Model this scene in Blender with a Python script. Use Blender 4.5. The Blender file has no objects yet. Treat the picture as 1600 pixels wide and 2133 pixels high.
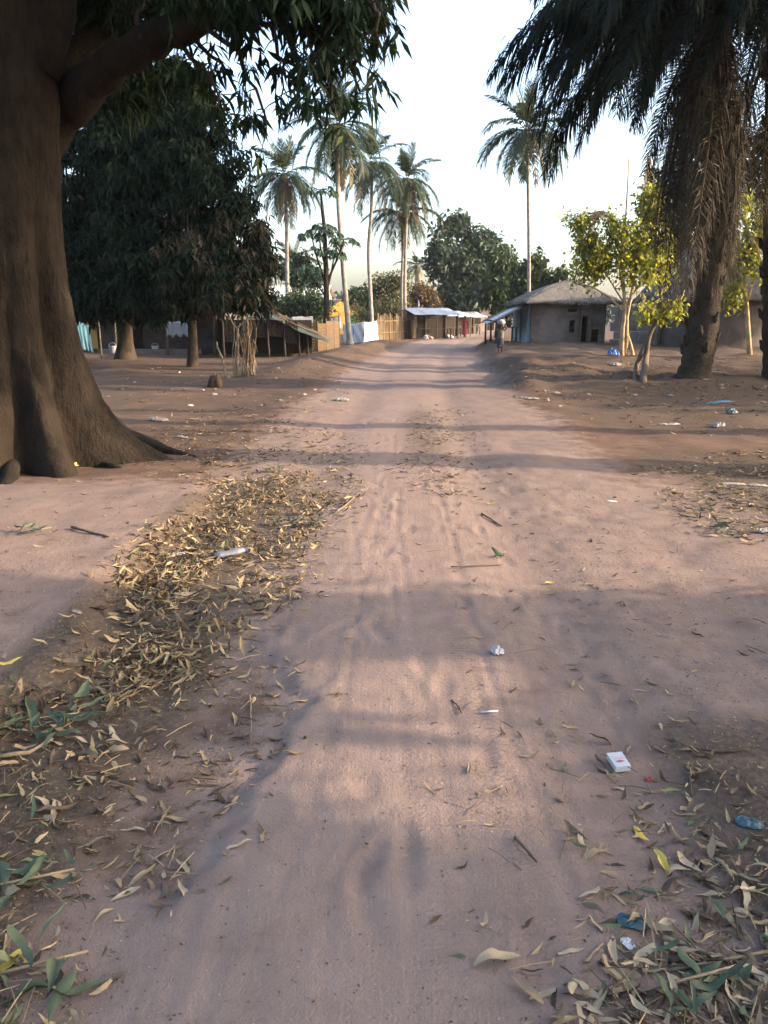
import bpy, math, random
import numpy as np
from mathutils import Vector, Matrix
R = math.radians
random.seed(7)
rng = np.random.default_rng(11)
scene = bpy.context.scene

# ------------------------------------------------------------------ camera
F_PX, CX, CY, CAM_H, PITCH = 1611.0, 800.0, 1066.5, 1.5, R(14.15)
cam_d = bpy.data.cameras.new('camera')
cam = bpy.data.objects.new('camera', cam_d)
scene.collection.objects.link(cam)
cam.location = (0, 0, CAM_H)
cam.rotation_euler = (math.pi / 2 - PITCH, 0, 0)
cam_d.sensor_fit = 'VERTICAL'
cam_d.sensor_height = 24.0
cam_d.lens = 24.0 * F_PX / 2133.0
cam_d.clip_start = 0.05
cam_d.clip_end = 3000
scene.camera = cam

# ------------------------------------------------------------------ sky, sun, exposure
SUN_EL, SUN_AZ = R(20.0), R(-6.0)          # azimuth measured from +X towards +Y
SUN = Vector((math.cos(SUN_EL) * math.cos(SUN_AZ), math.cos(SUN_EL) * math.sin(SUN_AZ), math.sin(SUN_EL)))
world = bpy.data.worlds.new('World')
scene.world = world
world.use_nodes = True
wn = world.node_tree
wn.nodes.clear()
w_out = wn.nodes.new('ShaderNodeOutputWorld')
w_bg = wn.nodes.new('ShaderNodeBackground')
w_sky = wn.nodes.new('ShaderNodeTexSky')
w_sky.sky_type = 'NISHITA'
w_sky.sun_disc = False
w_sky.sun_elevation = SUN_EL
w_sky.sun_rotation = math.pi / 2 - SUN_AZ
w_sky.air_density = 1.0
w_sky.dust_density = 4.5
w_sky.ozone_density = 1.5
w_bg.inputs['Strength'].default_value = 0.15
wn.links.new(w_sky.outputs['Color'], w_bg.inputs['Color'])
wn.links.new(w_bg.outputs['Background'], w_out.inputs['Surface'])
sun_d = bpy.data.lights.new('sun', 'SUN')
sun_d.energy = 2.7
sun_d.angle = R(0.55)
sun_d.color = (1.0, 0.80, 0.60)
sun = bpy.data.objects.new('sun', sun_d)
scene.collection.objects.link(sun)
sun.rotation_euler = SUN.to_track_quat('Z', 'Y').to_euler()
sun.location = (60, 10, 30)
scene.view_settings.view_transform = 'Standard'
scene.view_settings.look = 'None'
scene.view_settings.gamma = 1.0
scene.view_settings.use_curve_mapping = False
scene.view_settings.exposure = 2.4

# ------------------------------------------------------------------ helpers
COL = scene.collection

def link(o):
    COL.objects.link(o)
    return o

def tag(o, label, cat, group=None):
    o['label'] = label
    o['category'] = cat
    if group:
        o['group'] = group
    return o

def thing(name, label, cat, loc=(0, 0, 0), group=None, rz=0.0):
    o = link(bpy.data.objects.new(name, None))
    o.location = loc
    o.rotation_euler = (0, 0, rz)
    o.empty_display_size = 0.3
    return tag(o, label, cat, group)

def mesh_np(name, V, faces_list, mats=None, smooth=True, attrs=None):
    """faces_list: list of int arrays (n,k)"""
    me = bpy.data.meshes.new(name)
    V = np.asarray(V, dtype=np.float32)
    me.vertices.add(len(V))
    me.vertices.foreach_set('co', V.ravel())
    idx = np.concatenate([np.asarray(f, dtype=np.int32).ravel() for f in faces_list])
    sizes = np.concatenate([np.full(len(f), np.asarray(f).shape[1], dtype=np.int32) for f in faces_list])
    starts = np.concatenate([[0], np.cumsum(sizes)[:-1]]).astype(np.int32)
    me.loops.add(len(idx))
    me.loops.foreach_set('vertex_index', idx)
    me.polygons.add(len(sizes))
    me.polygons.foreach_set('loop_start', starts)
    me.polygons.foreach_set('loop_total', sizes)
    me.update(calc_edges=True)
    if attrs:
        for k, a in attrs.items():
            at = me.attributes.new(k, 'FLOAT', 'POINT')
            at.data.foreach_set('value', np.asarray(a, dtype=np.float32))
    if smooth:
        me.polygons.foreach_set('use_smooth', np.ones(len(sizes), dtype=bool))
    if mats is not None:
        me.materials.append(mats)
    me.validate()
    return me

class MB:
    """collects verts and faces for one mesh"""
    def __init__(s):
        s.v, s.f, s.r = [], [], []
    def add(s, vs, fs, r=0.5):
        o = len(s.v)
        s.v.extend([tuple(map(float, p)) for p in vs])
        s.r.extend([r] * len(vs))
        s.f.extend([tuple(i + o for i in f) for f in fs])
        return s
    def box(s, c, size, rz=0.0, jit=0.0, r=0.5):
        x, y, z = size[0] / 2, size[1] / 2, size[2] / 2
        vs = []
        for dz in (-z, z):
            for dx, dy in ((-x, -y), (x, -y), (x, y), (-x, y)):
                dx2 = dx + random.uniform(-jit, jit); dy2 = dy + random.uniform(-jit, jit)
                vs.append((c[0] + dx2 * math.cos(rz) - dy2 * math.sin(rz), c[1] + dx2 * math.sin(rz) + dy2 * math.cos(rz), c[2] + dz + random.uniform(-jit, jit)))
        return s.add(vs, [(3, 2, 1, 0), (4, 5, 6, 7), (0, 1, 5, 4), (1, 2, 6, 5), (2, 3, 7, 6), (3, 0, 4, 7)], r)
    def tube(s, pts, radii, sides=6, jit=0.0, caps=True, r=0.5):
        pts = [Vector(p) for p in pts]
        n = len(pts)
        rings = []
        prev = None
        for i, p in enumerate(pts):
            t = (pts[min(i + 1, n - 1)] - pts[max(i - 1, 0)])
            t = t.normalized() if t.length > 1e-9 else Vector((0, 0, 1))
            if prev is None:
                a = Vector((1, 0, 0)) if abs(t.x) < 0.8 else Vector((0, 1, 0))
                prev = (a - t * a.dot(t)).normalized()
            else:
                prev = (prev - t * prev.dot(t)).normalized()
            b = t.cross(prev)
            ring = []
            for k in range(sides):
                an = 2 * math.pi * k / sides
                rr = radii[i] * (1 + random.uniform(-jit, jit))
                ring.append(p + prev * math.cos(an) * rr + b * math.sin(an) * rr)
            rings.append(ring)
        vs = [v for ring in rings for v in ring]
        fs = []
        for i in range(n - 1):
            for k in range(sides):
                k2 = (k + 1) % sides
                fs.append((i * sides + k, i * sides + k2, (i + 1) * sides + k2, (i + 1) * sides + k))
        if caps:
            fs.append(tuple(range(sides - 1, -1, -1)))
            fs.append(tuple((n - 1) * sides + k for k in range(sides)))
        return s.add(vs, fs, r)
    def mesh(s, name, mat, smooth=False, off=(0, 0, 0)):
        me = bpy.data.meshes.new(name)
        o = Vector(off)
        me.from_pydata([tuple(Vector(p) - o) for p in s.v], [], s.f)
        at = me.attributes.new('rnd', 'FLOAT', 'POINT')
        at.data.foreach_set('value', np.asarray(s.r, dtype=np.float32))
        if smooth:
            me.polygons.foreach_set('use_smooth', np.ones(len(me.polygons), dtype=bool))
        if mat:
            me.materials.append(mat)
        me.update()
        return me
    def obj(s, name, mat, parent=None, smooth=False, off=None):
        if off is None:
            off = parent.location if parent is not None and parent.parent is None else (0, 0, 0)
        o = link(bpy.data.objects.new(name, s.mesh(name, mat, smooth, off)))
        o.parent = parent
        return o

def obj(name, me, parent=None):
    o = link(bpy.data.objects.new(name, me))
    o.parent = parent
    return o

# --- value noise
def _h(ix, iy, seed):
    n = (ix * 374761393 + iy * 668265263 + seed * 982451653) & 0x7fffffff
    n = ((n ^ (n >> 13)) * 1274126177) & 0x7fffffff
    return ((n ^ (n >> 16)) & 0xffff) / 65535.0
def vn(x, y, seed=0):
    x = np.asarray(x, dtype=np.float64); y = np.asarray(y, dtype=np.float64)
    ix = np.floor(x).astype(np.int64); iy = np.floor(y).astype(np.int64)
    fx = x - ix; fy = y - iy
    fx = fx * fx * (3 - 2 * fx); fy = fy * fy * (3 - 2 * fy)
    a = _h(ix, iy, seed); b = _h(ix + 1, iy, seed); c = _h(ix, iy + 1, seed); d = _h(ix + 1, iy + 1, seed)
    return (a * (1 - fx) + b * fx) * (1 - fy) + (c * (1 - fx) + d * fx) * fy
def fbm(x, y, seed=0, oct=3):
    s = 0; a = 0.5; t = 0
    for k in range(oct):
        s = s + a * vn(np.asarray(x) * 2 ** k, np.asarray(y) * 2 ** k, seed + k); t += a; a *= 0.5
    return s / t
def ss(a, b, x):
    t = np.clip((np.asarray(x, dtype=np.float64) - a) / (b - a), 0, 1)
    return t * t * (3 - 2 * t)

# --- terrain
def xr(y):
    y = np.clip(np.asarray(y, dtype=np.float64), 0, None)
    return np.where(y < 60, 0.0016 * y * y, 5.76 + 0.16 * (y - 60))
def xl_edge(y):
    return np.interp(y, [1.2, 2.1, 2.5, 2.85, 3.1, 3.4], [-0.75, -0.46, -0.41, -0.31, -0.43, -0.6]) + 0.10 * (vn(np.asarray(y) * 7, 3.3, 5) - .5) + 0.05 * (vn(np.asarray(y) * 23, 3.3, 5) - .5)
def xb_edge(y):
    return np.interp(y, [0, 2.4, 3.2, 4.6, 6.0, 7.5], [-1.75, -1.5, -1.28, -1.5, -1.45, -1.5]) + 0.22 * (vn(np.asarray(y) * 2.2, 1.3, 6) - .5)
def H(x, y):
    x = np.asarray(x, dtype=np.float64); y = np.asarray(y, dtype=np.float64)
    u = x - xr(y)
    au = np.abs(u)
    h = 0.16 * (fbm(x * .28, y * .28, 1) - .5) * ss(1.2, 3.2, au)
    h = h + 0.07 * (fbm(x * 1.3, y * 1.3, 2) - .5) * (0.25 + 0.75 * ss(0.8, 2.0, au))
    h = h + 0.008 * (fbm(x * 17, y * 17, 4, 2) - .5) * (1 - ss(5, 9, y)) * (0.3 + 0.7 * ss(0.5, 1.3, au))
    h = h + 0.016 * (fbm(x * 6, y * 6, 3) - .5) * (0.35 + 0.65 * ss(0.5, 1.5, au))
    # wheel ruts
    h = h - 0.03 * np.exp(-((u - 0.85) / .28) ** 2) - 0.025 * np.exp(-((u + 0.75) / .3) ** 2)
    # low earth bank beside the leaf drift, and the ledge of the track
    by = ss(1.9, 2.7, y) * (1 - ss(5.6, 8.0, y))
    h = h + 0.11 * (1 - ss(-0.16, 0.10, x - xb_edge(y))) * by
    ly = ss(1.5, 2.0, y) * (1 - ss(3.1, 3.7, y))
    h = h + 0.024 * (ss(-0.03, 0.03, x - xl_edge(y) + .05 * (vn(x * 14, y * 14, 8) - .5)) - 1) * ly * ss(-1.6, -0.9, x)
    # mounds along the far road
    m = ss(2.0, 2.9, u + 0.7 * (vn(y * .5, 2.2, 9) - .5)) * ss(14, 20, y) * (1 - ss(38, 48, y))
    h = h + m * (0.36 + 0.34 * (fbm(x * 1.1, y * .8, 12) - .5))
    m2 = np.exp(-((u + 3.2) / 1.0) ** 2) * ss(17, 22, y) * (1 - ss(40, 52, y))
    h = h + m2 * (0.10 + 0.35 * fbm(x * .6, y * .35, 14))
    h = h + 0.05 * np.exp(-((u + 1.9) / .5) ** 2) * ss(8, 12, y) * fbm(x * 1.1, y * .5, 15)
    d = np.hypot(x, y)
    h = h * (1 - ss(120, 200, d))
    return h
def Hs(x, y):
    return float(H(np.array([x]), np.array([y]))[0])
def ray(px, py):
    a = (px - CX) / F_PX; b = -(py - CY) / F_PX
    return Vector((a, math.cos(PITCH) + b * math.sin(PITCH), -math.sin(PITCH) + b * math.cos(PITCH)))
def P(px, py, d):
    """point on the line of sight through a pixel, at distance d along the road"""
    r = ray(px, py)
    k = d / r.y
    return Vector((r.x * k, d, CAM_H + r.z * k))
def G(px, py):
    r = ray(px, py)
    z = 0.0
    for _ in range(6):
        k = (z - CAM_H) / r.z
        x, y = r.x * k, r.y * k
        z = 0.6 * Hs(x, y) + 0.4 * z
    return Vector((x, y, Hs(x, y)))
def GX(px, d):
    """ground point below a pixel column at distance d"""
    c = d / math.cos(PITCH) if False else d * math.cos(PITCH) + CAM_H * math.sin(PITCH)
    x = (px - CX) / F_PX * c
    return Vector((x, d, Hs(x, d)))

# ------------------------------------------------------------------ materials
def nmat(name):
    m = bpy.data.materials.new(name)
    m.use_nodes = True
    nt = m.node_tree
    nt.nodes.clear()
    out = nt.nodes.new('ShaderNodeOutputMaterial')
    return m, nt, out
def N(nt, t, **kw):
    n = nt.nodes.new(t)
    for k, v in kw.items():
        if hasattr(n, k) and k not in n.inputs:
            setattr(n, k, v)
        else:
            n.inputs[k].default_value = v
    return n
def ramp(nt, fac, stops):
    n = nt.nodes.new('ShaderNodeValToRGB')
    e = n.color_ramp.elements
    e[0].position, e[0].color = stops[0][0], (*stops[0][1], 1)
    e[1].position, e[1].color = stops[-1][0], (*stops[-1][1], 1)
    for p, c in stops[1:-1]:
        q = e.new(p); q.color = (*c, 1)
    nt.links.new(fac, n.inputs['Fac'])
    return n.outputs['Color']
def mixc(nt, fac, a, b, mode='MIX'):
    n = nt.nodes.new('ShaderNodeMix')
    n.data_type = 'RGBA'; n.blend_type = mode
    for s, v in ((n.inputs[0], fac), (n.inputs[6], a), (n.inputs[7], b)):
        if isinstance(v, (int, float)):
            s.default_value = v
        elif isinstance(v, tuple):
            s.default_value = (*v, 1)
        else:
            nt.links.new(v, s)
    return n.outputs[2]
def math_n(nt, op, a, b=None, c=None):
    n = nt.nodes.new('ShaderNodeMath'); n.operation = op
    for i, v in enumerate((a, b, c)):
        if v is None: continue
        if isinstance(v, (int, float)): n.inputs[i].default_value = v
        else: nt.links.new(v, n.inputs[i])
    return n.outputs[0]
def noise(nt, scale, detail=4, rough=0.55, vec=None, coord='Object', stretch=None):
    n = nt.nodes.new('ShaderNodeTexNoise')
    n.inputs['Scale'].default_value = scale
    n.inputs['Detail'].default_value = detail
    n.inputs['Roughness'].default_value = rough
    tc = nt.nodes.new('ShaderNodeTexCoord')
    src = tc.outputs[coord]
    if stretch:
        mp = nt.nodes.new('ShaderNodeMapping'); mp.inputs['Scale'].default_value = stretch
        nt.links.new(src, mp.inputs['Vector']); src = mp.outputs['Vector']
    nt.links.new(src, n.inputs['Vector'])
    return n.outputs['Fac']

def simple_mat(name, c1, c2, scale=6.0, rough=0.9, bump=0.3, stretch=None, spec=0.15, bscale=None, bdist=0.02, dirt=None):
    m, nt, out = nmat(name)
    f = noise(nt, scale, 5, 0.6, stretch=stretch)
    col = ramp(nt, f, [(0.3, c1), (0.7, c2)])
    if dirt:
        f3 = noise(nt, scale * .35, 6, .7, stretch=stretch)
        col = mixc(nt, ramp(nt, f3, [(.48, (0, 0, 0)), (.68, (1, 1, 1))]), col, dirt)
    p = N(nt, 'ShaderNodeBsdfPrincipled', Roughness=rough)
    p.inputs['Specular IOR Level'].default_value = spec
    nt.links.new(col, p.inputs['Base Color'])
    if bump:
        f2 = noise(nt, bscale or scale * 4, 6, 0.65, stretch=stretch)
        b = N(nt, 'ShaderNodeBump', Strength=bump, Distance=bdist)
        nt.links.new(f2, b.inputs['Height'])
        nt.links.new(b.outputs['Normal'], p.inputs['Normal'])
    nt.links.new(p.outputs['BSDF'], out.inputs['Surface'])
    return m

def leaf_mat(name, stops, trans=0.35, rough=0.55, src='rnd', tint=(1.0, 1.0, 0.7), spec=0.3):
    """leaf colour from a per-leaf random value; light passes through"""
    m, nt, out = nmat(name)
    if src == 'rnd':
        a = N(nt, 'ShaderNodeAttribute', attribute_name='rnd'); f = a.outputs['Fac']
    else:
        a = N(nt, 'ShaderNodeObjectInfo'); f = a.outputs['Random']
    col = ramp(nt, f, stops)
    f2 = noise(nt, 40 if src != 'rnd' else 9, 4, .6)
    col = mixc(nt, 0.5, col, ramp(nt, f2, [(.3, (.62, .6, .55)), (.7, (1.25, 1.25, 1.2))]), 'MULTIPLY')
    p = N(nt, 'ShaderNodeBsdfPrincipled', Roughness=rough)
    p.inputs['Specular IOR Level'].default_value = spec
    nt.links.new(col, p.inputs['Base Color'])
    if trans > 0:
        t = nt.nodes.new('ShaderNodeBsdfTranslucent')
        nt.links.new(mixc(nt, 1.0, col, tint, 'MULTIPLY'), t.inputs['Color'])
        mx = nt.nodes.new('ShaderNodeMixShader'); mx.inputs[0].default_value = trans
        nt.links.new(p.outputs['BSDF'], mx.inputs[1]); nt.links.new(t.outputs['BSDF'], mx.inputs[2])
        nt.links.new(mx.outputs['Shader'], out.inputs['Surface'])
    else:
        nt.links.new(p.outputs['BSDF'], out.inputs['Surface'])
    return m

def ground_mat():
    m, nt, out = nmat('dusty_earth')
    ar = N(nt, 'ShaderNodeAttribute', attribute_name='road').outputs['Fac']
    al = N(nt, 'ShaderNodeAttribute', attribute_name='humus').outputs['Fac']
    n1 = noise(nt, 0.55, 5, .6)
    n2 = noise(nt, 4.5, 6, .65)
    n3 = noise(nt, 38, 5, .7)
    n4 = noise(nt, 150, 3, .6)
    earth = ramp(nt, n2, [(.28, (.054, .033, .022)), (.5, (.090, .057, .039)), (.72, (.132, .091, .065))])
    earth = mixc(nt, ramp(nt, n1, [(.4, (0, 0, 0)), (.65, (1, 1, 1))]), earth, mixc(nt, .5, earth, (.13, .076, .053)))
    dust = ramp(nt, n2, [(.28, (.122, .086, .070)), (.5, (.168, .121, .099)), (.74, (.205, .153, .127))])
    dust = mixc(nt, ramp(nt, n1, [(.35, (0, 0, 0)), (.7, (.7, .7, .7))]), dust, (.150, .105, .087))
    # streaks drawn along the track by tyres
    st = noise(nt, 1.0, 5, .65, stretch=(16, 1.6, 1))
    stm = math_n(nt, 'MULTIPLY', ar, ramp(nt, st, [(.46, (0, 0, 0)), (.64, (.30, .30, .30))]))
    dust = mixc(nt, stm, dust, (.122, .088, .074))
    aw = N(nt, 'ShaderNodeAttribute', attribute_name='worn').outputs['Fac']
    dust = mixc(nt, math_n(nt, 'MULTIPLY', aw, math_n(nt, 'MULTIPLY', n2, 1.0)), dust, (.215, .156, .130))
    edge = math_n(nt, 'ADD', ar, math_n(nt, 'MULTIPLY', math_n(nt, 'SUBTRACT', n2, .5), 1.1))
    rm = ramp(nt, edge, [(.22, (0, 0, 0)), (.72, (1, 1, 1))])
    col = mixc(nt, rm, earth, dust)
    hum = ramp(nt, n3, [(.3, (.028, .021, .016)), (.52, (.058, .044, .032)), (.72, (.11, .085, .062))])
    he = ramp(nt, math_n(nt, 'ADD', al, math_n(nt, 'MULTIPLY', math_n(nt, 'SUBTRACT', n2, .5), .9)), [(.3, (0, 0, 0)), (.8, (.85, .85, .85))])
    col = mixc(nt, he, col, hum)
    # crumbs and specks
    sp = ramp(nt, n4, [(.66, (0, 0, 0)), (.74, (1, 1, 1))])
    rough_side = mixc(nt, rm, (.55, .55, .55), (.16, .16, .16))
    col = mixc(nt, mixc(nt, 1.0, sp, rough_side, 'MULTIPLY'), col, (.045, .032, .024))
    sp2 = ramp(nt, n3, [(.64, (0, 0, 0)), (.72, (1, 1, 1))])
    col = mixc(nt, mixc(nt, 1.0, sp2, mixc(nt, rm, (.35, .35, .35), (.06, .06, .06)), 'MULTIPLY'), col, (.22, .17, .13))
    p = N(nt, 'ShaderNodeBsdfPrincipled', Roughness=.95)
    p.inputs['Specular IOR Level'].default_value = .08
    nt.links.new(col, p.inputs['Base Color'])
    # tyre tread: fine cross bars in two lanes
    hsum = math_n(nt, 'ADD', math_n(nt, 'MULTIPLY', n3, .55), math_n(nt, 'MULTIPLY', n4, .30))
    hsum = math_n(nt, 'ADD', hsum, math_n(nt, 'MULTIPLY', st, .22))
    tr = N(nt, 'ShaderNodeAttribute', attribute_name='tread').outputs['Fac']
    wv = nt.nodes.new('ShaderNodeTexWave'); wv.bands_direction = 'Y'
    wv.inputs['Scale'].default_value = 11; wv.inputs['Distortion'].default_value = 4.5; wv.inputs['Detail Scale'].default_value = 3
    tc = nt.nodes.new('ShaderNodeTexCoord'); nt.links.new(tc.outputs['Object'], wv.inputs['Vector'])
    tw = math_n(nt, 'MULTIPLY', math_n(nt, 'MULTIPLY', wv.outputs['Fac'], tr), math_n(nt, 'MULTIPLY', n2, .4))
    hsum = math_n(nt, 'ADD', hsum, tw)
    b = N(nt, 'ShaderNodeBump', Strength=.8, Distance=.013)
    nt.links.new(hsum, b.inputs['Height'])
    nt.links.new(b.outputs['Normal'], p.inputs['Normal'])
    nt.links.new(p.outputs['BSDF'], out.inputs['Surface'])
    return m

def bark_mat(name, c1, c2, c3, sc=(5, 5, 1.6), bump=.7, dist=.03):
    m, nt, out = nmat(name)
    f = noise(nt, 2.2, 6, .65, stretch=sc)
    g = noise(nt, 2.6, 7, .7)
    col = ramp(nt, f, [(.28, c1), (.5, c2), (.74, c3)])
    col = mixc(nt, ramp(nt, g, [(.42, (0, 0, 0)), (.62, (.85, .85, .85))]), col, tuple(v * 1.7 for v in c2))
    p = N(nt, 'ShaderNodeBsdfPrincipled', Roughness=.92)
    p.inputs['Specular IOR Level'].default_value = .12
    nt.links.new(col, p.inputs['Base Color'])
    f2 = noise(nt, 4.5, 7, .7, stretch=sc)
    f3 = noise(nt, 30, 5, .7)
    b = N(nt, 'ShaderNodeBump', Strength=bump, Distance=dist)
    nt.links.new(math_n(nt, 'ADD', f2, math_n(nt, 'MULTIPLY', f3, .35)), b.inputs['Height'])
    nt.links.new(b.outputs['Normal'], p.inputs['Normal'])
    nt.links.new(p.outputs['BSDF'], out.inputs['Surface'])
    return m

def sheet_mat(name, c1, c2, rough=.45, metal=0.0, bump=.4):
    return simple_mat(name, c1, c2, 7, rough, bump, spec=.4, bscale=11, bdist=.03)

M = {}
M['ground'] = ground_mat()
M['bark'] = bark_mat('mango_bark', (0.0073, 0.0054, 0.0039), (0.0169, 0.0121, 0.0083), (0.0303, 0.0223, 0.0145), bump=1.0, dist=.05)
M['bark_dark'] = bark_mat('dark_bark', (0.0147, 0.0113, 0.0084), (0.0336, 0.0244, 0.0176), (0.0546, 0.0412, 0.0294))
M['bark_pale'] = bark_mat('pale_bark', (0.1800, 0.1215, 0.0675), (0.3060, 0.2115, 0.1170), (0.4140, 0.2970, 0.1800), sc=(9, 9, 1.2))
M['palm_bark'] = bark_mat('palm_bark', (0.0960, 0.0800, 0.0680), (0.1760, 0.1480, 0.1240), (0.2560, 0.2200, 0.1840), sc=(1.5, 1.5, 9), bump=.6, dist=.03)
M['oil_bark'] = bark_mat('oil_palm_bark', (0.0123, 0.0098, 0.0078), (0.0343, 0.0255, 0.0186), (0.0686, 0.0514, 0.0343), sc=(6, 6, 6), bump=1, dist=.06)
M['mango_leaf'] = leaf_mat('mango_leaf', [(0, (0.0059, 0.0129, 0.0070)), (.5, (0.0109, 0.0228, 0.0099)), (.86, (0.0198, 0.0338, 0.0129)), (.93, (0.0372, 0.0422, 0.0149)), (1, (0.0496, 0.0347, 0.0174))], .22, .7, spec=.12)
M['mango_leaf_mid'] = leaf_mat('mango_leaf_mid', [(0, (0.0053, 0.0116, 0.0067)), (.5, (0.0098, 0.0201, 0.0094)), (.80, (0.0187, 0.0294, 0.0134)), (.86, (0.0536, 0.0393, 0.0246)), (1, (0.0937, 0.0692, 0.0469))], .18, .7, spec=.12)
M['bright_leaf'] = leaf_mat('yellow_green_leaf', [(0, (0.0766, 0.0947, 0.0223)), (.5, (0.1601, 0.1740, 0.0362)), (.85, (0.2784, 0.2645, 0.0557)), (1, (0.3758, 0.3062, 0.0835))], .5, .5, tint=(2.1611, 2.0671, 0.9396))
M['far_leaf'] = leaf_mat('far_leaf', [(0, (0.0141, 0.0288, 0.0205)), (.5, (0.0256, 0.0480, 0.0288)), (1, (0.0480, 0.0704, 0.0352))], .25, .6)
M['far_leaf_green'] = leaf_mat('far_leaf_green', [(0, (0.0128, 0.0307, 0.0141)), (.5, (0.0288, 0.0544, 0.0192)), (1, (0.0640, 0.0768, 0.0288))], .3, .6)
M['olive_leaf'] = leaf_mat('olive_leaf', [(0, (0.0400, 0.0480, 0.0224)), (.5, (0.0800, 0.0800, 0.0360)), (1, (0.1520, 0.1200, 0.0600))], .3, .7)
M['rust_leaf'] = leaf_mat('rust_leaf', [(0, (0.0490, 0.0385, 0.0210)), (.5, (0.0980, 0.0665, 0.0350)), (1, (0.1680, 0.1050, 0.0560))], .3, .7)
M['papaya_leaf'] = leaf_mat('papaya_leaf', [(0, (0.0240, 0.0520, 0.0320)), (.5, (0.0440, 0.0800, 0.0464)), (1, (0.0720, 0.1120, 0.0600))], .3, .6)
M['frond'] = leaf_mat('coconut_frond', [(0, (0.0225, 0.0375, 0.0195)), (.5, (0.0390, 0.0585, 0.0270)), (1, (0.0638, 0.0788, 0.0360))], .3, .5, src='obj')
M['frond_dead'] = leaf_mat('dead_frond', [(0, (0.1105, 0.0765, 0.0467)), (.4, (0.2040, 0.1445, 0.0808)), (.75, (0.3230, 0.2550, 0.1105)), (1, (0.3400, 0.2975, 0.1360))], .25, .75, src='obj')
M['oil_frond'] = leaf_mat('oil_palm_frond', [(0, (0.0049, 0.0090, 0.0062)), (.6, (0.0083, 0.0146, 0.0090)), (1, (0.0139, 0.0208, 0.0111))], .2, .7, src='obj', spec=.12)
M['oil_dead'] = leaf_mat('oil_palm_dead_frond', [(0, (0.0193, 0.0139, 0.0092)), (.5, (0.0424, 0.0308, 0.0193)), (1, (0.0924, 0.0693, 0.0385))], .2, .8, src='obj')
M['litter'] = leaf_mat('leaf_litter', [(0, (.042, .029, .019)), (.3, (.100, .067, .040)), (.6, (.215, .155, .090)), (.85, (.33, .25, .15)), (.95, (.35, .26, .10)), (1, (.075, .10, .05))], .15, .7, tint=(1, .9, .6), spec=.25)
M['leaf_tan'] = leaf_mat('dry_leaf_tan', [(0, (.20, .148, .092)), (.5, (.28, .212, .135)), (1, (.35, .285, .195))], .12, .65, src='obj', spec=.25)
M['leaf_brown'] = leaf_mat('dry_leaf_brown', [(0, (.045, .032, .022)), (.5, (.085, .060, .040)), (1, (.135, .098, .066))], .1, .7, src='obj', spec=.25)
M['leaf_green'] = leaf_mat('fallen_green_leaf', [(0, (.040, .058, .036)), (.5, (.070, .092, .052)), (1, (.13, .145, .075))], .12, .6, src='obj', spec=.25)
M['leaf_yellow'] = leaf_mat('fallen_yellow_leaf', [(0, (.40, .30, .05)), (1, (.50, .40, .09))], .2, .6, src='obj')
M['mud'] = simple_mat('mud_wall', (0.1125, 0.0938, 0.0825), (0.1762, 0.1500, 0.1312), 2.2, .95, .5, dirt=(0.0675, 0.0525, 0.0435))
M['mud_dark'] = simple_mat('dark_mud_wall', (0.0525, 0.0434, 0.0385), (0.0945, 0.0784, 0.0686), 2.0, .95, .5, dirt=(0.0315, 0.0259, 0.0224))  # darker mud tone, uneven by noise
M['mud_pink'] = simple_mat('pink_mud_wall', (.28, .20, .16), (.38, .28, .23), 2.0, .95, .4)
M['blue_paint'] = simple_mat('faded_blue_paint', (.17, .27, .33), (.25, .35, .40), 3, .85, .3, dirt=(.16, .16, .15))
M['teal_paint'] = simple_mat('teal_paint', (.06, .24, .30), (.09, .30, .36), 3, .8, .3)
M['yellow_paint'] = simple_mat('ochre_yellow_paint', (0.2496, 0.1584, 0.0336), (0.2976, 0.1968, 0.0480), 3, .85, .2)
M['ochre'] = simple_mat('sunlit_ochre_wall', (0.3500, 0.2100, 0.0700), (0.4200, 0.2660, 0.1050), 4, .85, .3)  # ochre tone paints sunlight on a piece of the house wall
M['green_door'] = simple_mat('green_door_paint', (.03, .11, .07), (.05, .15, .09), 4, .7, .2)
M['thatch'] = simple_mat('grey_thatch', (0.1040, 0.0920, 0.0800), (0.2000, 0.1800, 0.1600), 9, .95, .9, stretch=(5, 5, 1), bdist=.05, dirt=(0.0640, 0.0560, 0.0480))
M['thatch_dark'] = simple_mat('dark_thatch', (0.0330, 0.0276, 0.0228), (0.0780, 0.0648, 0.0510), 9, .95, .9, stretch=(5, 5, 1), bdist=.05)  # darker thatch tone
M['reed'] = simple_mat('dry_reed', (0.0734, 0.0454, 0.0250), (0.1426, 0.0950, 0.0518), 12, .9, .4, stretch=(8, 8, .6))
M['reed_pale'] = simple_mat('pale_reed', (0.1365, 0.0945, 0.0552), (0.2100, 0.1575, 0.0997), 12, .9, .4, stretch=(8, 8, .6))
M['wood'] = simple_mat('weathered_wood', (0.0680, 0.0496, 0.0360), (0.1520, 0.1160, 0.0840), 7, .9, .5, stretch=(8, 8, .8))
M['wood_dark'] = simple_mat('dark_wood', (0.0210, 0.0168, 0.0140), (0.0525, 0.0406, 0.0315), 7, .9, .5, stretch=(8, 8, .8))
M['twig'] = simple_mat('dry_twig', (0.1400, 0.1015, 0.0665), (0.2660, 0.2030, 0.1330), 20, .9, .3)
M['twig_dark'] = simple_mat('dark_twig', (.045, .032, .024), (.11, .078, .055), 20, .9, .3)
M['zinc'] = simple_mat('zinc_sheet', (0.4160, 0.4240, 0.4320), (0.5280, 0.5360, 0.5440), 3, .5, .15, spec=.5, dirt=(0.2720, 0.2320, 0.2080))
M['zinc_rust'] = simple_mat('rusty_sheet', (.10, .075, .06), (.21, .15, .11), 3, .7, .3, spec=.3)
M['cream_roof'] = simple_mat('cream_sheet_roof', (.44, .45, .40), (.56, .56, .50), 2, .6, .1)
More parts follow.
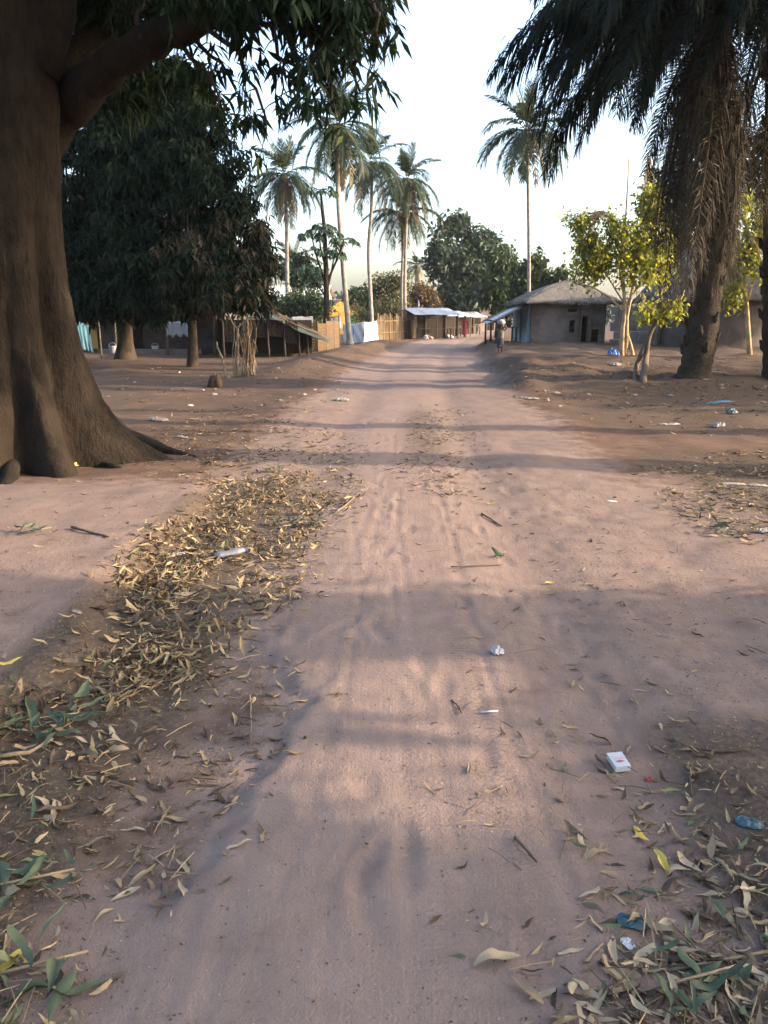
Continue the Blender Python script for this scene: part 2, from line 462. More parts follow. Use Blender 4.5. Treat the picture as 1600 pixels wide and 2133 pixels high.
M['white_plastic'] = sheet_mat('white_plastic', (0.4092, 0.4092, 0.4216), (0.4960, 0.4960, 0.5084))
M['white_cloth'] = simple_mat('white_cloth', (0.2250, 0.2250, 0.2475), (0.2970, 0.2970, 0.3150), 5, .9, .3)
M['blue_cloth'] = simple_mat('blue_cloth', (0.0600, 0.1500, 0.2040), (0.1020, 0.2160, 0.2700), 5, .85, .4)
M['blue_plastic'] = sheet_mat('blue_plastic', (0.0140, 0.0840, 0.2940), (0.0210, 0.1260, 0.3640))
M['teal_plastic'] = sheet_mat('teal_plastic', (0.0189, 0.0594, 0.0729), (0.0297, 0.0783, 0.0918))
M['dirty_white'] = simple_mat('dusty_white_plastic', (.13, .115, .10), (.26, .24, .23), 14, .6, .4, spec=.3, dirt=(.10, .075, .058))
M['grey_plastic'] = sheet_mat('lilac_grey_plastic', (0.1188, 0.1122, 0.1320), (0.1584, 0.1518, 0.1716), .35)
M['foil'] = simple_mat('crumpled_foil', (0.2310, 0.2436, 0.2604), (0.3570, 0.3696, 0.3864), 60, .3, .5, spec=.6)
M['red_plastic'] = sheet_mat('red_plastic', (0.2500, 0.0150, 0.0250), (0.3000, 0.0250, 0.0350))
M['card_white'] = simple_mat('white_card', (0.3465, 0.3518, 0.3675), (0.3990, 0.4042, 0.4148), 9, .6, .1)
M['print_red'] = simple_mat('red_print', (.30, .05, .05), (.38, .08, .07), 9, .6, 0)
M['yellow_plastic'] = sheet_mat('yellow_plastic', (0.3300, 0.2700, 0.0300), (0.3900, 0.3300, 0.0600))
M['green_tarp'] = simple_mat('faded_green_tarp', (0.0231, 0.0385, 0.0289), (0.0423, 0.0597, 0.0443), 3, .8, .5, dirt=(0.0269, 0.0269, 0.0231))
M['skin'] = simple_mat('brown_skin', (.055, .030, .020), (.075, .042, .028), 9, .6, 0, spec=.3)
M['hair'] = simple_mat('black_hair', (.008, .007, .007), (.014, .012, .011), 30, .8, .3)
M['cloth_red'] = simple_mat('red_cloth', (.22, .035, .04), (.30, .06, .06), 8, .9, .3)
M['cloth_blue'] = simple_mat('navy_cloth', (.03, .055, .11), (.05, .085, .16), 8, .9, .3)
M['cloth_dark'] = simple_mat('charcoal_cloth', (.025, .025, .032), (.05, .05, .06), 8, .9, .3)
M['cloth_olive'] = simple_mat('olive_cloth', (.10, .095, .075), (.15, .14, .11), 8, .9, .3)

# ------------------------------------------------------------------ ground
def axis(lo, hi, base, grow):
    a = [0.0]
    while a[-1] < hi: a.append(a[-1] + max(base, grow * abs(a[-1])))
    b = [0.0]
    while b[-1] > lo: b.append(b[-1] - max(base, grow * abs(b[-1])))
    return np.array(b[:0:-1] + a)
def build_ground():
    xs = axis(-420, 420, .020, .026)
    ys = [-60, -30, -15, -8, -5, -3, -2, -1, -.5, 0, .4, .8]
    while ys[-1] < 900: ys.append(ys[-1] + max(.028, .0105 * ys[-1]))
    ys = np.array(ys)
    X, Y = np.meshgrid(xs, ys)
    Z = H(X, Y)
    fr_ = random.Random(4)
    for k in range(11):                     # narrow tyre grooves wandering along the track
        x0_ = fr_.choice([-.05, .12, .30, .38, .46, .62, .85, -.35, 1.1]) + fr_.gauss(0, .05)
        am, fq, ph = fr_.uniform(.04, .16), fr_.uniform(.3, .8), fr_.uniform(0, 6.28)
        lx = x0_ + am * np.sin(ys * fq + ph) + xr(ys) - fr_.uniform(-.02, .02) * ys
        wd = fr_.uniform(.014, .026)
        dd = X - lx[:, None]
        fade_ = ((.35 + .65 * (vn(ys * .9, k * 3.1, 60 + k) > .35)) * (1 - ss(7, 12, ys)))[:, None]
        rib = .36
        Z += fade_ * (-.0055 * rib * np.exp(-(dd / wd) ** 2) + .0006 * np.exp(-((np.abs(dd) - 2 * wd) / wd) ** 2))
    for k in range(420):
        fy = fr_.uniform(1.2, 12) ; fx = float(xr(fy)) + fr_.gauss(.3, 1.1) * (1 + .08 * fy)
        a_ = fr_.gauss(0, .35); L_, W_ = fr_.uniform(.09, .14), fr_.uniform(.032, .05)
        j0, j1 = np.searchsorted(ys, [fy - .35, fy + .35]); i0, i1 = np.searchsorted(xs, [fx - .35, fx + .35])
        dx_, dy_ = X[j0:j1, i0:i1] - fx, Y[j0:j1, i0:i1] - fy
        p_ = dx_ * math.cos(a_) - dy_ * math.sin(a_); q_ = dx_ * math.sin(a_) + dy_ * math.cos(a_)
        e_ = (p_ / W_) ** 2 + (q_ / L_) ** 2
        Z[j0:j1, i0:i1] += fr_.uniform(.003, .007) * (-np.exp(-e_ ** 2) + .35 * np.exp(-(e_ - 2.0) ** 2))
    V = np.stack([X.ravel(), Y.ravel(), Z.ravel()], 1)
    nx, ny = len(xs), len(ys)
    i = (np.arange(ny - 1)[:, None] * nx + np.arange(nx - 1)[None, :]).ravel()
    Fq = np.stack([i, i + 1, i + nx + 1, i + nx], 1)
    u = X - xr(Y)
    wob = 0.6 * (fbm(X * .5, Y * .25, 21) - .5)
    left = ss(-2.3, -1.1, u + wob) * (1 - .0 * Y)
    right = 1 - ss(1.5, 2.9, u + wob)
    road = left * right
    ly = ss(1.5, 2.0, Y) * (1 - ss(3.1, 3.7, Y))
    road = road * (1 - ly * (1 - ss(-.25, .08, X - xl_edge(Y) + .3 * (fbm(X * 5, Y * 5, 66) - .5))) * .55)
    # bare bank on the left, bare earth on the right
    bank = (1 - ss(-.1, .1, X - xb_edge(Y))) * ss(2.0, 2.8, Y) * (1 - ss(6.2, 7.8, Y))
    road = np.clip(np.maximum(road, bank * .85), 0, 1)
    road = np.maximum(road, .75 * ss(.5, 1.5, X) * ss(2.2, 3.2, Y) * (1 - ss(6.5, 8.5, Y)))
    hum = np.zeros_like(X)
    hum = np.maximum(hum, ss(-1.75, -1.45, X) * (1 - ss(-.95, -.55, X)) * ss(2.1, 2.6, Y) * (1 - ss(6.3, 8, Y)) * .9)
    hum = np.maximum(hum, (1 - ss(-1.05, -.7, X)) * (1 - ss(2.3, 2.8, Y)) * .9)
    hum = np.maximum(hum, ss(.75, 1.1, X) * (1 - ss(2.5, 3.0, Y)) * .8)
    hum = np.maximum(hum, ss(2.4, 3.2, X) * ss(5.5, 6.2, Y) * (1 - ss(8.5, 10, Y)) * .75)
    hum = np.maximum(hum, .6 * np.exp(-((u - .35) / .45) ** 2) * ss(7, 9, Y) * (1 - ss(12, 15, Y)))
    hum = np.maximum(hum, .55 * (1 - ss(-2.5, -1.6, u)) * ss(7.8, 9.5, Y) * (1 - ss(30, 40, Y)) * (fbm(X * .6, Y * .6, 33) > .35))
    hum = np.maximum(hum, .6 * ss(2.2, 3.2, u) * ss(9, 11, Y) * (1 - ss(40, 55, Y)))
    hum = np.maximum(hum, .6 * ss(9, 14, np.abs(u)) * ss(8, 14, Y))
    tread = np.exp(-((X - .38) / .07) ** 2) + np.exp(-((X - .12) / .06) ** 2) * .7
    tread = tread * (1 - ss(3.2, 5, Y))
    me = mesh_np('ground', V, [Fq], M['ground'], True, {'road': road.ravel(), 'humus': hum.ravel(), 'tread': tread.ravel(), 'worn': np.exp(-((u + .05) / (.55 + .03 * np.clip(Y, 0, 40))) ** 2).ravel()})
    o = obj('ground', me)
    o['kind'] = 'structure'
build_ground()

# ------------------------------------------------------------------ foliage engine
def rand_unit(n):
    v = rng.normal(size=(n, 3))
    return v / np.linalg.norm(v, axis=1, keepdims=True)
def leaf_cloud(pos, direc, length, width, fold=.25, droop=.25, nrm=None):
    """one folded leaf (4 tris) per position; returns V, faces, rnd"""
    n = len(pos)
    d = direc / (np.linalg.norm(direc, axis=1, keepdims=True) + 1e-9)
    if nrm is None:
        nrm = rand_unit(n) * .8 + np.array([0, 0, .6])
    s = np.cross(d, nrm); s /= (np.linalg.norm(s, axis=1, keepdims=True) + 1e-9)
    up = np.cross(s, d)
    L = np.asarray(length).reshape(-1, 1) * np.ones((n, 1)); W = np.asarray(width).reshape(-1, 1) * np.ones((n, 1))
    mid = pos + d * L * .48
    tip = pos + d * L + np.array([0, 0, -1.0]) * L * droop
    V = np.stack([pos, mid + s * W * .5 + up * W * fold, tip, mid - s * W * .5 + up * W * fold, mid - up * W * fold * .3 + (pos + d * L - mid) * .15], 1).reshape(-1, 3)
    b = np.arange(n)[:, None] * 5
    Ft = np.concatenate([b + np.array([0, 1, 4]), b + np.array([1, 2, 4]), b + np.array([0, 4, 3]), b + np.array([4, 2, 3])], 0)
    return V, Ft
def clusters(cent, per, spread, Lr, Wr, down=.6, fold=.25, droop=.2, col=None):
    """whorls of leaves at twig tips"""
    n = len(cent)
    pos = np.repeat(cent, per, axis=0) + rng.normal(size=(n * per, 3)) * spread
    d = rand_unit(n * per) + np.array([0, 0, -down])
    L = rng.uniform(*Lr, n * per); W = rng.uniform(*Wr, n * per)
    V, Ft = leaf_cloud(pos, d, L, W, fold, droop)
    r = np.repeat(col if col is not None else rng.random(n), per) * .55 + rng.random(n * per) * .45
    return V, Ft, np.repeat(r, 5)
def blob_points(blobs, n, shell=.55):
    """points in a union of ellipsoids, denser near their skins"""
    vol = np.array([b[1][0] * b[1][1] * b[1][2] for b in blobs]) ** .75
    cnt = rng.multinomial(n, vol / vol.sum())
    out = []
    for (c, r), k in zip(blobs, cnt):
        u = rand_unit(k)
        lump = 1 + .28 * np.sin(u[:, 0] * 5 + c[0]) * np.cos(u[:, 1] * 4 + c[1]) + .18 * np.sin(u[:, 2] * 7 + u[:, 0] * 6 + c[2])
        rad = (shell + (1 - shell) * rng.random(k)) * lump
        rad = np.where(rng.random(k) < .25, rad * rng.random(k) ** .5, rad)
        out.append(np.array(c) + u * rad[:, None] * np.array(r))
    pts = np.concatenate(out, 0)
    k = max(12, len(pts) // 32)
    cl = pts[rng.choice(len(pts), k, replace=False)]
    d2 = ((pts[:, None, :] - cl[None]) ** 2).sum(-1)
    near = cl[d2.argmin(1)]
    return pts + (near - pts) * rng.uniform(.15, .6, (len(pts), 1))
def crown_obj(parent, parts, mat, name='crown'):
    Vs, Fs, Rs, o = [], [], [], 0
    for V, Ft, r in parts:
        Vs.append(V); Fs.append(Ft + o); Rs.append(r); o += len(V)
    V = np.concatenate(Vs) - np.array(parent.location)
    me = mesh_np(name, V, [np.concatenate(Fs)], mat, False, {'rnd': np.concatenate(Rs)})
    c = obj(name, me, parent)
    c['kind'] = 'stuff'
    return c
def limb_path(a, b, n=6, wob=.12, sag=0.0):
    a, b = Vector(a), Vector(b)
    L = (b - a).length
    pts = []
    for i in range(n + 1):
        t = i / n
        p = a.lerp(b, t) + Vector((0, 0, -sag * math.sin(math.pi * t)))
        if 0 < i < n:
            p += Vector([random.uniform(-1, 1) * wob * L / n for _ in range(3)])
        pts.append(p)
    return pts
def taper(r0, r1, n):
    return [r0 + (r1 - r0) * i / (n - 1) for i in range(n)]

def broad_tree(name, label, cat, base, trunk_pts, trunk_r, blobs, nclus, per, Lr, Wr, leafmat, barkmat, down=.5, group=None, shell=.55, nlimb=7, spread=.08, keep=None, colfn=None, limb_r=.4):
    t = thing(name, label, cat, base, group)
    mb = MB()
    pts = [Vector(p) for p in trunk_pts]
    mb.tube([pts[0] + Vector((0, 0, -.15))] + pts, [trunk_r * 1.55] + [trunk_r * (1.25 if i == 0 else 1) * (1 - .35 * i / max(1, len(pts) - 1)) for i in range(len(pts))], 10, .06)
    mb.obj('trunk', barkmat, t, True)
    top = pts[-1]
    for i in range(nlimb):
        c, r = blobs[i % len(blobs)]
        tgt = Vector(c) + Vector((random.uniform(-.5, .5) * r[0], random.uniform(-.5, .5) * r[1], random.uniform(-.2, .5) * r[2]))
        lp = limb_path(top + Vector((0, 0, -random.uniform(0, .25))), tgt, 6, .25)
        m2 = MB().tube(lp, taper(trunk_r * limb_r, trunk_r * .08, 7), 6, .05)
        for k in (3, 4, 5):
            e = lp[k] + Vector([random.uniform(-.6, .6) * r[j] for j in range(3)])
            m2.tube(limb_path(lp[k], e, 4, .3), taper(trunk_r * limb_r * .4, trunk_r * .05, 5), 5)
        m2.obj('limb', barkmat, t, True)
    cent = blob_points(blobs, nclus, shell)
    if keep is not None:
        cent = cent[keep(cent)]
    col = colfn(cent) if colfn else None
    crown_obj(t, [clusters(cent, per, spread, Lr, Wr, down, col=col)], leafmat)
    return t

# ------------------------------------------------------------------ palms
def frond_mesh(name, L, e0, e1, n, ll, lw, mat, seed, droop=.5, curl=1.0, vplane=0.0, thin=0.0, rr=.03):
    rs = np.random.default_rng(seed)
    rnd = random.Random(seed)
    k = 14
    pts = [np.zeros(3)]
    tans = []
    yaw = 0.0
    for i in range(k):
        t = (i + .5) / k
        e = e0 + (e1 - e0) * t ** curl
        yaw += rnd.uniform(-.04, .04)
        tv = np.array([math.cos(e) * math.cos(yaw), math.cos(e) * math.sin(yaw), math.sin(e)])
        tans.append(tv)
        pts.append(pts[-1] + tv * L / k)
    pts = np.array(pts); tans = np.array(tans + [tans[-1]])
    mb = MB()
    mb.tube([Vector(p) for p in pts], [rr * (1 - .88 * i / k) for i in range(k + 1)], 4)
    Vr, Fr = mb.v, mb.f
    V = [np.array(Vr)]
    quads, tris = [], []
    o = len(Vr)
    quads = [f for f in Fr if len(f) == 4]
    for i in range(n):
        t = .14 + .86 * (i + rs.random() * .5) / n
        if rs.random() < thin: continue
        q = min(t * k, k - .001); j = int(q); fr = q - j
        p = pts[j] * (1 - fr) + pts[j + 1] * fr
        tv = tans[j] * (1 - fr) + tans[min(j + 1, k)] * fr
        tv = tv / np.linalg.norm(tv)
        side = np.cross(tv, [0, 0, 1.0])
        ns = np.linalg.norm(side)
        side = np.array([0, 1.0, 0]) if ns < .15 else side / ns
        if abs(tv[2]) > .9: side = np.array([0, -1.0, 0])
        up = np.cross(side, tv)
        env = math.sin(math.pi * min(1, .12 + .80 * t)) ** .6
        for sgn in (-1, 1):
            l = ll * env * rs.uniform(.8, 1.1)
            a = R(28 + 34 * t) + rs.normal() * .09
            d0 = side * sgn * math.cos(a) + tv * math.sin(a) + up * (.25 + vplane * rs.normal())
            d0 /= np.linalg.norm(d0)
            g = np.array([0, 0, -1.0])
            dr = droop * rs.uniform(.6, 1.3)
            d1 = d0 + g * dr; d1 /= np.linalg.norm(d1)
            d2 = d0 + g * dr * 2.2; d2 /= np.linalg.norm(d2)
            w = lw * rs.uniform(.7, 1.1)
            wv = tv * w * .5 + up * w * .12
            m1 = p + d0 * l * .3
            m2 = m1 + d1 * l * .35
            tip = m2 + d2 * l * .35
            V.append(np.array([p - wv * .5, p + wv * .5, m1 + wv, m1 - wv, m2 + wv * .8, m2 - wv * .8, tip]))
            quads.append((o, o + 1, o + 2, o + 3)); quads.append((o + 3, o + 2, o + 4, o + 5)); tris.append((o + 5, o + 4, o + 6))
            o += 7
    return mesh_np(name, np.concatenate(V), [np.array(quads), np.array(tris)], mat, False)

COCO = {}
for kind, (e0, e1, dr, cnt) in {'spear': (84, 58, .12, 3), 'up': (66, 5, .35, 3), 'mid': (38, -38, .5, 4), 'low': (14, -72, .5, 4), 'hang': (-20, -86, .35, 3)}.items():
    COCO[kind] = [frond_mesh('frond', 1.0 * random.uniform(.93, 1.05), R(e0 + random.uniform(-6, 6)), R(e1 + random.uniform(-8, 8)), 52, .27, .026, M['frond'], 50 + hash(kind) % 7 * 0 + i * 13 + e0, dr, .9, .06, .08, .009) for i in range(cnt)]
COCO['dead'] = [frond_mesh('dead_frond', 1.0, R(-45), R(-88), 44, .20, .024, M['frond_dead'], 300 + i, .5, .7, .15, .25, .010) for i in range(3)]

def trunk_mesh(pts, r0, r1, mat, parent, sides=9, rings=28, bulge=1.5):
    """curved palm stem with leaf-scar rings"""
    pts = [Vector(p) for p in pts]
    n = rings
    path, rad = [], []
    for i in range(n + 1):
        t = i / n * (len(pts) - 1)
        j = min(int(t), len(pts) - 2); f = t - j
        p0 = pts[max(j - 1, 0)]; p1 = pts[j]; p2 = pts[j + 1]; p3 = pts[min(j + 2, len(pts) - 1)]
        q = .5 * ((2 * p1) + (p2 - p0) * f + (2 * p0 - 5 * p1 + 4 * p2 - p3) * f * f + (-p0 + 3 * p1 - 3 * p2 + p3) * f ** 3)
        path.append(q)
        tt = i / n
        r = (r0 + (r1 - r0) * tt ** .6) * (1 + .07 * (i % 2))
        if tt < .08: r *= 1 + (bulge - 1) * (1 - tt / .08)
        rad.append(r)
    MB().tube(path, rad, sides, .03).obj('trunk', mat, parent, True)
    return path[-1]

def coconut(label, pts, L, r0, r1, seed, nf=(2, 5, 7, 6, 3, 4), spread=None, group='coconut palms along the road'):
    rnd = random.Random(seed)
    pts = [Vector(p) for p in pts]
    t = thing('coconut_palm', label, 'palm', pts[0], group)
    hub = trunk_mesh(pts, r0, r1, M['palm_bark'], t) - pts[0]
    az0 = rnd.uniform(0, 6.28)
    i = 0
    for kind, k in zip(('spear', 'up', 'mid', 'low', 'hang', 'dead'), nf):
        for q in range(k):
            az = az0 + 2.399 * i + rnd.uniform(-.35, .35)
            i += 1
            f = link(bpy.data.objects.new('dead_frond' if kind == 'dead' else 'frond', rnd.choice(COCO[kind])))
            f.parent = t
            f.location = hub + Vector((math.cos(az) * .08, math.sin(az) * .08, {'spear': .1, 'up': .05}.get(kind, -.08)))
            f.rotation_euler = (rnd.uniform(-.15, .15), rnd.uniform(-.15, .15), az)
            s = L * rnd.uniform(.85, 1.12) * {'spear': .62, 'up': .8, 'hang': 1.0, 'dead': .95}.get(kind, 1.0)
            f.scale = (s, s, s)
    nb = MB()
    for q in range(7):
        a = rnd.uniform(0, 6.28); rr = rnd.uniform(.12, .25)
        c = hub + Vector((math.cos(a) * rr, math.sin(a) * rr, -rnd.uniform(.15, .4)))
        nb.tube([c + Vector((0, 0, -.12)), c + Vector((0, 0, -.06)), c + Vector((0, 0, .03)), c + Vector((0, 0, .1))], [.03, .09, .09, .03], 6)
    nb.obj('coconut_bunch', M['frond_dead'], t, True, off=(0, 0, 0))
    return t

def palm_px(label, pix, d, L, r0, r1, seed, **kw):
    base = P(pix[0][0], pix[0][1], d)
    base.z = Hs(base.x, base.y) - .05
    pts = [base] + [P(x, y, d) for x, y in pix[1:]]
    return coconut(label, pts, L, r0, r1, seed, **kw)

palm_px('tall coconut palm with pale curving trunk rising in front of the white plastic sheet', [(729, 712), (722, 640), (712, 520), (704, 400), (704, 256)], 44, 3.2, .17, .105, 3, nf=(7, 4, 2, 7, 12, 9))
palm_px('slim coconut palm with bent trunk rising behind the white plastic sheet', [(777, 690), (772, 620), (768, 520), (774, 430), (774, 335)], 51, 3.0, .15, .09, 5, nf=(8, 4, 2, 5, 13, 5))
palm_px('coconut palm with straight pale trunk at the reed fence, ragged crown above a lower one', [(846, 696), (843, 600), (846, 480), (848, 370)], 57, 3.1, .15, .09, 8, nf=(7, 4, 3, 7, 11, 9))
palm_px('coconut palm with low drooping crown under a taller crown beside the reed fence', [(838, 694), (837, 600), (839, 520), (836, 442)], 59, 2.9, .13, .095, 13, nf=(1, 2, 5, 9, 7, 6))
palm_px('coconut palm half hidden behind the round mango crown, yellowing fronds hanging', [(600, 690), (598, 560), (597, 470), (593, 360)], 52, 3.2, .15, .10, 21, nf=(6, 4, 3, 8, 11, 8))
palm_px('lone coconut palm with thin straight trunk behind the grey mud hut', [(1102, 690), (1102, 560), (1101, 440), (1098, 268)], 48, 3.4, .12, .085, 27, nf=(6, 5, 4, 9, 11, 5))
palm_px('small distant palm with thick stub trunk beyond the reed fence', [(871, 690), (871, 620), (870, 552)], 92, 2.4, .42, .34, 33, nf=(1, 4, 7, 5, 2, 3))
palm_px('small blue-green palm far behind the mango crown near the cream roof', [(612, 690), (612, 620), (612, 545)], 70, 3.0, .2, .15, 35, nf=(2, 4, 6, 6, 2, 3))

# --- oil palms
OILF = {}
for kind, (e0, e1, dr) in {'up': (66, -28, .7), 'mid': (38, -66, .9), 'low': (10, -80, .9)}.items():
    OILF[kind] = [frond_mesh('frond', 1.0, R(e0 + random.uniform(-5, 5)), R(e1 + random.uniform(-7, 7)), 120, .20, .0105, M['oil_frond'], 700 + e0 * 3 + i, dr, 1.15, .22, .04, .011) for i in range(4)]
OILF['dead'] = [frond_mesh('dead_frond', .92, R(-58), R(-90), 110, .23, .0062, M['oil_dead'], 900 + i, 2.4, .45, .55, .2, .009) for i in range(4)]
def oil_palm(label, pts, r0, r1, L, seed, nf, skirt=12, stubs=True, group='oil palms beside the road'):
    rnd = random.Random(seed)
    pts = [Vector(p) for p in pts]
    t = thing('oil_palm', label, 'palm', pts[0], group)
    hub = trunk_mesh(pts, r0, r1, M['oil_bark'], t, 12, 36, 1.35) - pts[0]
    i = 0
    for kind, k in zip(('up', 'mid', 'low'), nf):
        for q in range(k):
            az = 2.399 * i + rnd.uniform(-.3, .3) + seed; i += 1
            f = link(bpy.data.objects.new('frond', rnd.choice(OILF[kind]))); f.parent = t
            f.location = hub + Vector((math.cos(az) * .12, math.sin(az) * .12, 0))
            f.rotation_euler = (rnd.uniform(-.12, .12), rnd.uniform(-.1, .1), az)
            s = L * rnd.uniform(.88, 1.1); f.scale = (s, s, s)
    for q in range(skirt):
        az = 2.399 * q + rnd.uniform(-.4, .4)
        f = link(bpy.data.objects.new('dead_frond', rnd.choice(OILF['dead']))); f.parent = t
        f.location = hub + Vector((math.cos(az) * .15, math.sin(az) * .15, -rnd.uniform(.0, 1.2)))
        f.rotation_euler = (rnd.uniform(-.08, .08), rnd.uniform(-.05, .12), az)
        s = L * rnd.uniform(.75, 1.05); f.scale = (s, s, s)
    if stubs:
        for q in range(46):
            a = 2.399 * q
            h = .12 + .80 * (q / 46)
            j = h * (len(pts) - 1); b = int(j); p = pts[b].lerp(pts[min(b + 1, len(pts) - 1)], j - b) - pts[0]
            o = Vector((math.cos(a), math.sin(a), 0))
            MB().tube([p + o * r1 * .7, p + o * (r1 + .07) + Vector((0, 0, .10)), p + o * (r1 + .13) + Vector((0, 0, .26))], [.075, .06, .025], 5, .1).obj('frond_stub', M['oil_bark'], t, True, off=(0, 0, 0))
    return t
b1 = G(1443, 786)
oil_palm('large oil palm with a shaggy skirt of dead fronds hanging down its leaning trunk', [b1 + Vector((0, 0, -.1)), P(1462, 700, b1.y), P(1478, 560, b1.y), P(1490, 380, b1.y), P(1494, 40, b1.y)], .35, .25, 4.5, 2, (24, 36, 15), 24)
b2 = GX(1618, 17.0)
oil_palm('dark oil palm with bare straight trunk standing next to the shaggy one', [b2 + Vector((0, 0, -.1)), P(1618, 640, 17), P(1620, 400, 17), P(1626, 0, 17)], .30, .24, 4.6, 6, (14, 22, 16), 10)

# ------------------------------------------------------------------ big mango beside the road
def big_mango():
    cx, cy = -3.98, 8.45
    base = Vector((cx, cy, Hs(cx, cy)))
    t = thing('mango_tree', 'huge old mango tree with buttressed trunk and limb reaching over the track', 'tree', base)
    nz, na = 90, 160
    zs = np.concatenate([np.linspace(-.25, 1.2, 50), np.linspace(1.24, 6.0, nz - 50)])
    th = np.linspace(0, 2 * math.pi, na, endpoint=False)
    T, Z = np.meshgrid(th, zs)
    r = np.interp(Z, [-.25, 0, .3, .7, 1.2, 2.2, 3.0, 3.7, 4.6, 6.0], [.98, .90, .80, .70, .63, .57, .59, .66, .62, .34])
    def lobe(a, w, amp, hgt, p=1.0):
        d = (T - R(a) + math.pi) % (2 * math.pi) - math.pi
        return amp * np.exp(-(np.abs(d) / R(w)) ** 1.7) * np.exp(-(np.clip(Z, 0, 9) / hgt) ** p)
    r = r + lobe(-2, 17, .78, .42, .9) + lobe(-50, 11, .56, .55) + lobe(-82, 9, .46, .45) + lobe(-114, 12, .60, .5) + lobe(50, 18, .5, .5) + lobe(100, 18, .5, .45) + lobe(150, 18, .5, .5) + lobe(198, 16, .5, .4)
    r = r + .055 * np.cos(3 * T + .7) * np.exp(-((Z - 1.2) / 2.2) ** 2) + .07 * np.exp(-(((T - R(-8) + math.pi) % (2 * math.pi) - math.pi) / R(20)) ** 2) * ss(3.2, .2, Z) * 0
    fl = ((T - R(-30) + math.pi) % (2 * math.pi) - math.pi)
    r = r - .17 * np.exp(-(fl / R(8)) ** 2) * (1 - ss(1.4, 3.2, Z))          # the dark fold between buttresses
    fl = ((T - R(-100) + math.pi) % (2 * math.pi) - math.pi)
    r = r - .11 * np.exp(-(fl / R(7)) ** 2) * (1 - ss(.5, 2.2, Z))
    fl = ((T - R(-66) + math.pi) % (2 * math.pi) - math.pi)
    r = r - .09 * np.exp(-(fl / R(6)) ** 2) * (1 - ss(.3, 1.5, Z))
    r = r + .035 * (fbm(T * 6, Z * 3.0, 41, 4) - .5) + .05 * (fbm(np.cos(T) * 3 + 5, Z * 1.4 + np.sin(T) * 3, 44, 3) - .5)
    r = r - .05 * np.clip(.12 - np.abs(fbm(T * 9, Z * 2.0, 47, 3) - .5), 0, 1) / .12 * .5 + .03 * (fbm(T * 14, Z * 9, 52, 3) - .5)
    lean = np.stack([.02 * Z, 0 * Z], -1)
    X = np.cos(T) * r + lean[..., 0]; Y = np.sin(T) * r
    V = np.stack([X.ravel(), Y.ravel(), Z.ravel()], 1)
    i = np.arange((nz - 1) * na); a = i // na; b = i % na; b2_ = (b + 1) % na
    Fq = np.stack([a * na + b, a * na + b2_, (a + 1) * na + b2_, (a + 1) * na + b], 1)
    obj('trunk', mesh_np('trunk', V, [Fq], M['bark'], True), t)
    # surface roots
    def root(pix, r0, r1):
        pts = []
        n = len(pix)
        for i2, (x, y, lift) in enumerate(pix):
            g = G(x, y); pts.append(g + Vector((0, 0, lift)))
        sm, rd = [], []
        for i2 in range(n - 1):
            for k in range(4):
                q = k / 4
                sm.append(pts[i2].lerp(pts[i2 + 1], q)); rd.append(r0 + (r1 - r0) * (i2 + q) / (n - 1))
        sm.append(pts[-1]); rd.append(r1)
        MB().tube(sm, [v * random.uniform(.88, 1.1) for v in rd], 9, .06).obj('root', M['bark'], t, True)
    root([(175, 905, .22), (250, 925, .08), (320, 938, .0), (420, 952, -.06)], .26, .05)
    root([(120, 930, .25), (165, 955, .08), (215, 968, -.02), (275, 980, -.07)], .16, .05)
    root([(70, 925, .3), (85, 955, .10), (110, 985, -.09)], .15, .06)
    root([(40, 945, .26), (45, 950, .24), (30, 985, .10), (12, 1010, -.06)], .11, .07)
    # the limb over the track and its branches
    def px(path):
        return [P(x, y, d) for x, y, d in path]
    limbs = [
        ([(50, 330, 8.95), (125, 240, 8.9), (185, 180, 8.7), (245, 128, 8.4), (320, 82, 8.0), (420, 38, 7.4), (560, 0, 7.0), (700, -40, 6.6), (850, -110, 6.2)], .25, .04),
        ([(70, 200, 8.7), (160, 120, 8.9), (260, 30, 9.2), (380, -80, 9.8)], .22, .06),
        ([(60, 150, 8.4), (120, -60, 8.4), (250, -300, 8.0), (420, -500, 7.5)], .28, .06),
        ([(20, 150, 8.4), (-120, -40, 8.0), (-300, -200, 7.2)], .25, .06),
        ([(40, 140, 8.5), (-40, -100, 9.3), (-100, -250, 10.5)], .25, .06),
    ]
    paths = []
    for path, r0, r1 in limbs:
        pts = px(path)
        sm = []
        for i2 in range(len(pts) - 1):
            for k in range(3): sm.append(pts[i2].lerp(pts[i2 + 1], k / 3) + Vector([random.uniform(-.03, .03) for _ in range(3)]))
        sm.append(pts[-1])
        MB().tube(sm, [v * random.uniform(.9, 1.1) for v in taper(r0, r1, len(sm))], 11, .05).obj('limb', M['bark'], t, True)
        paths.append(sm)
    cent = []
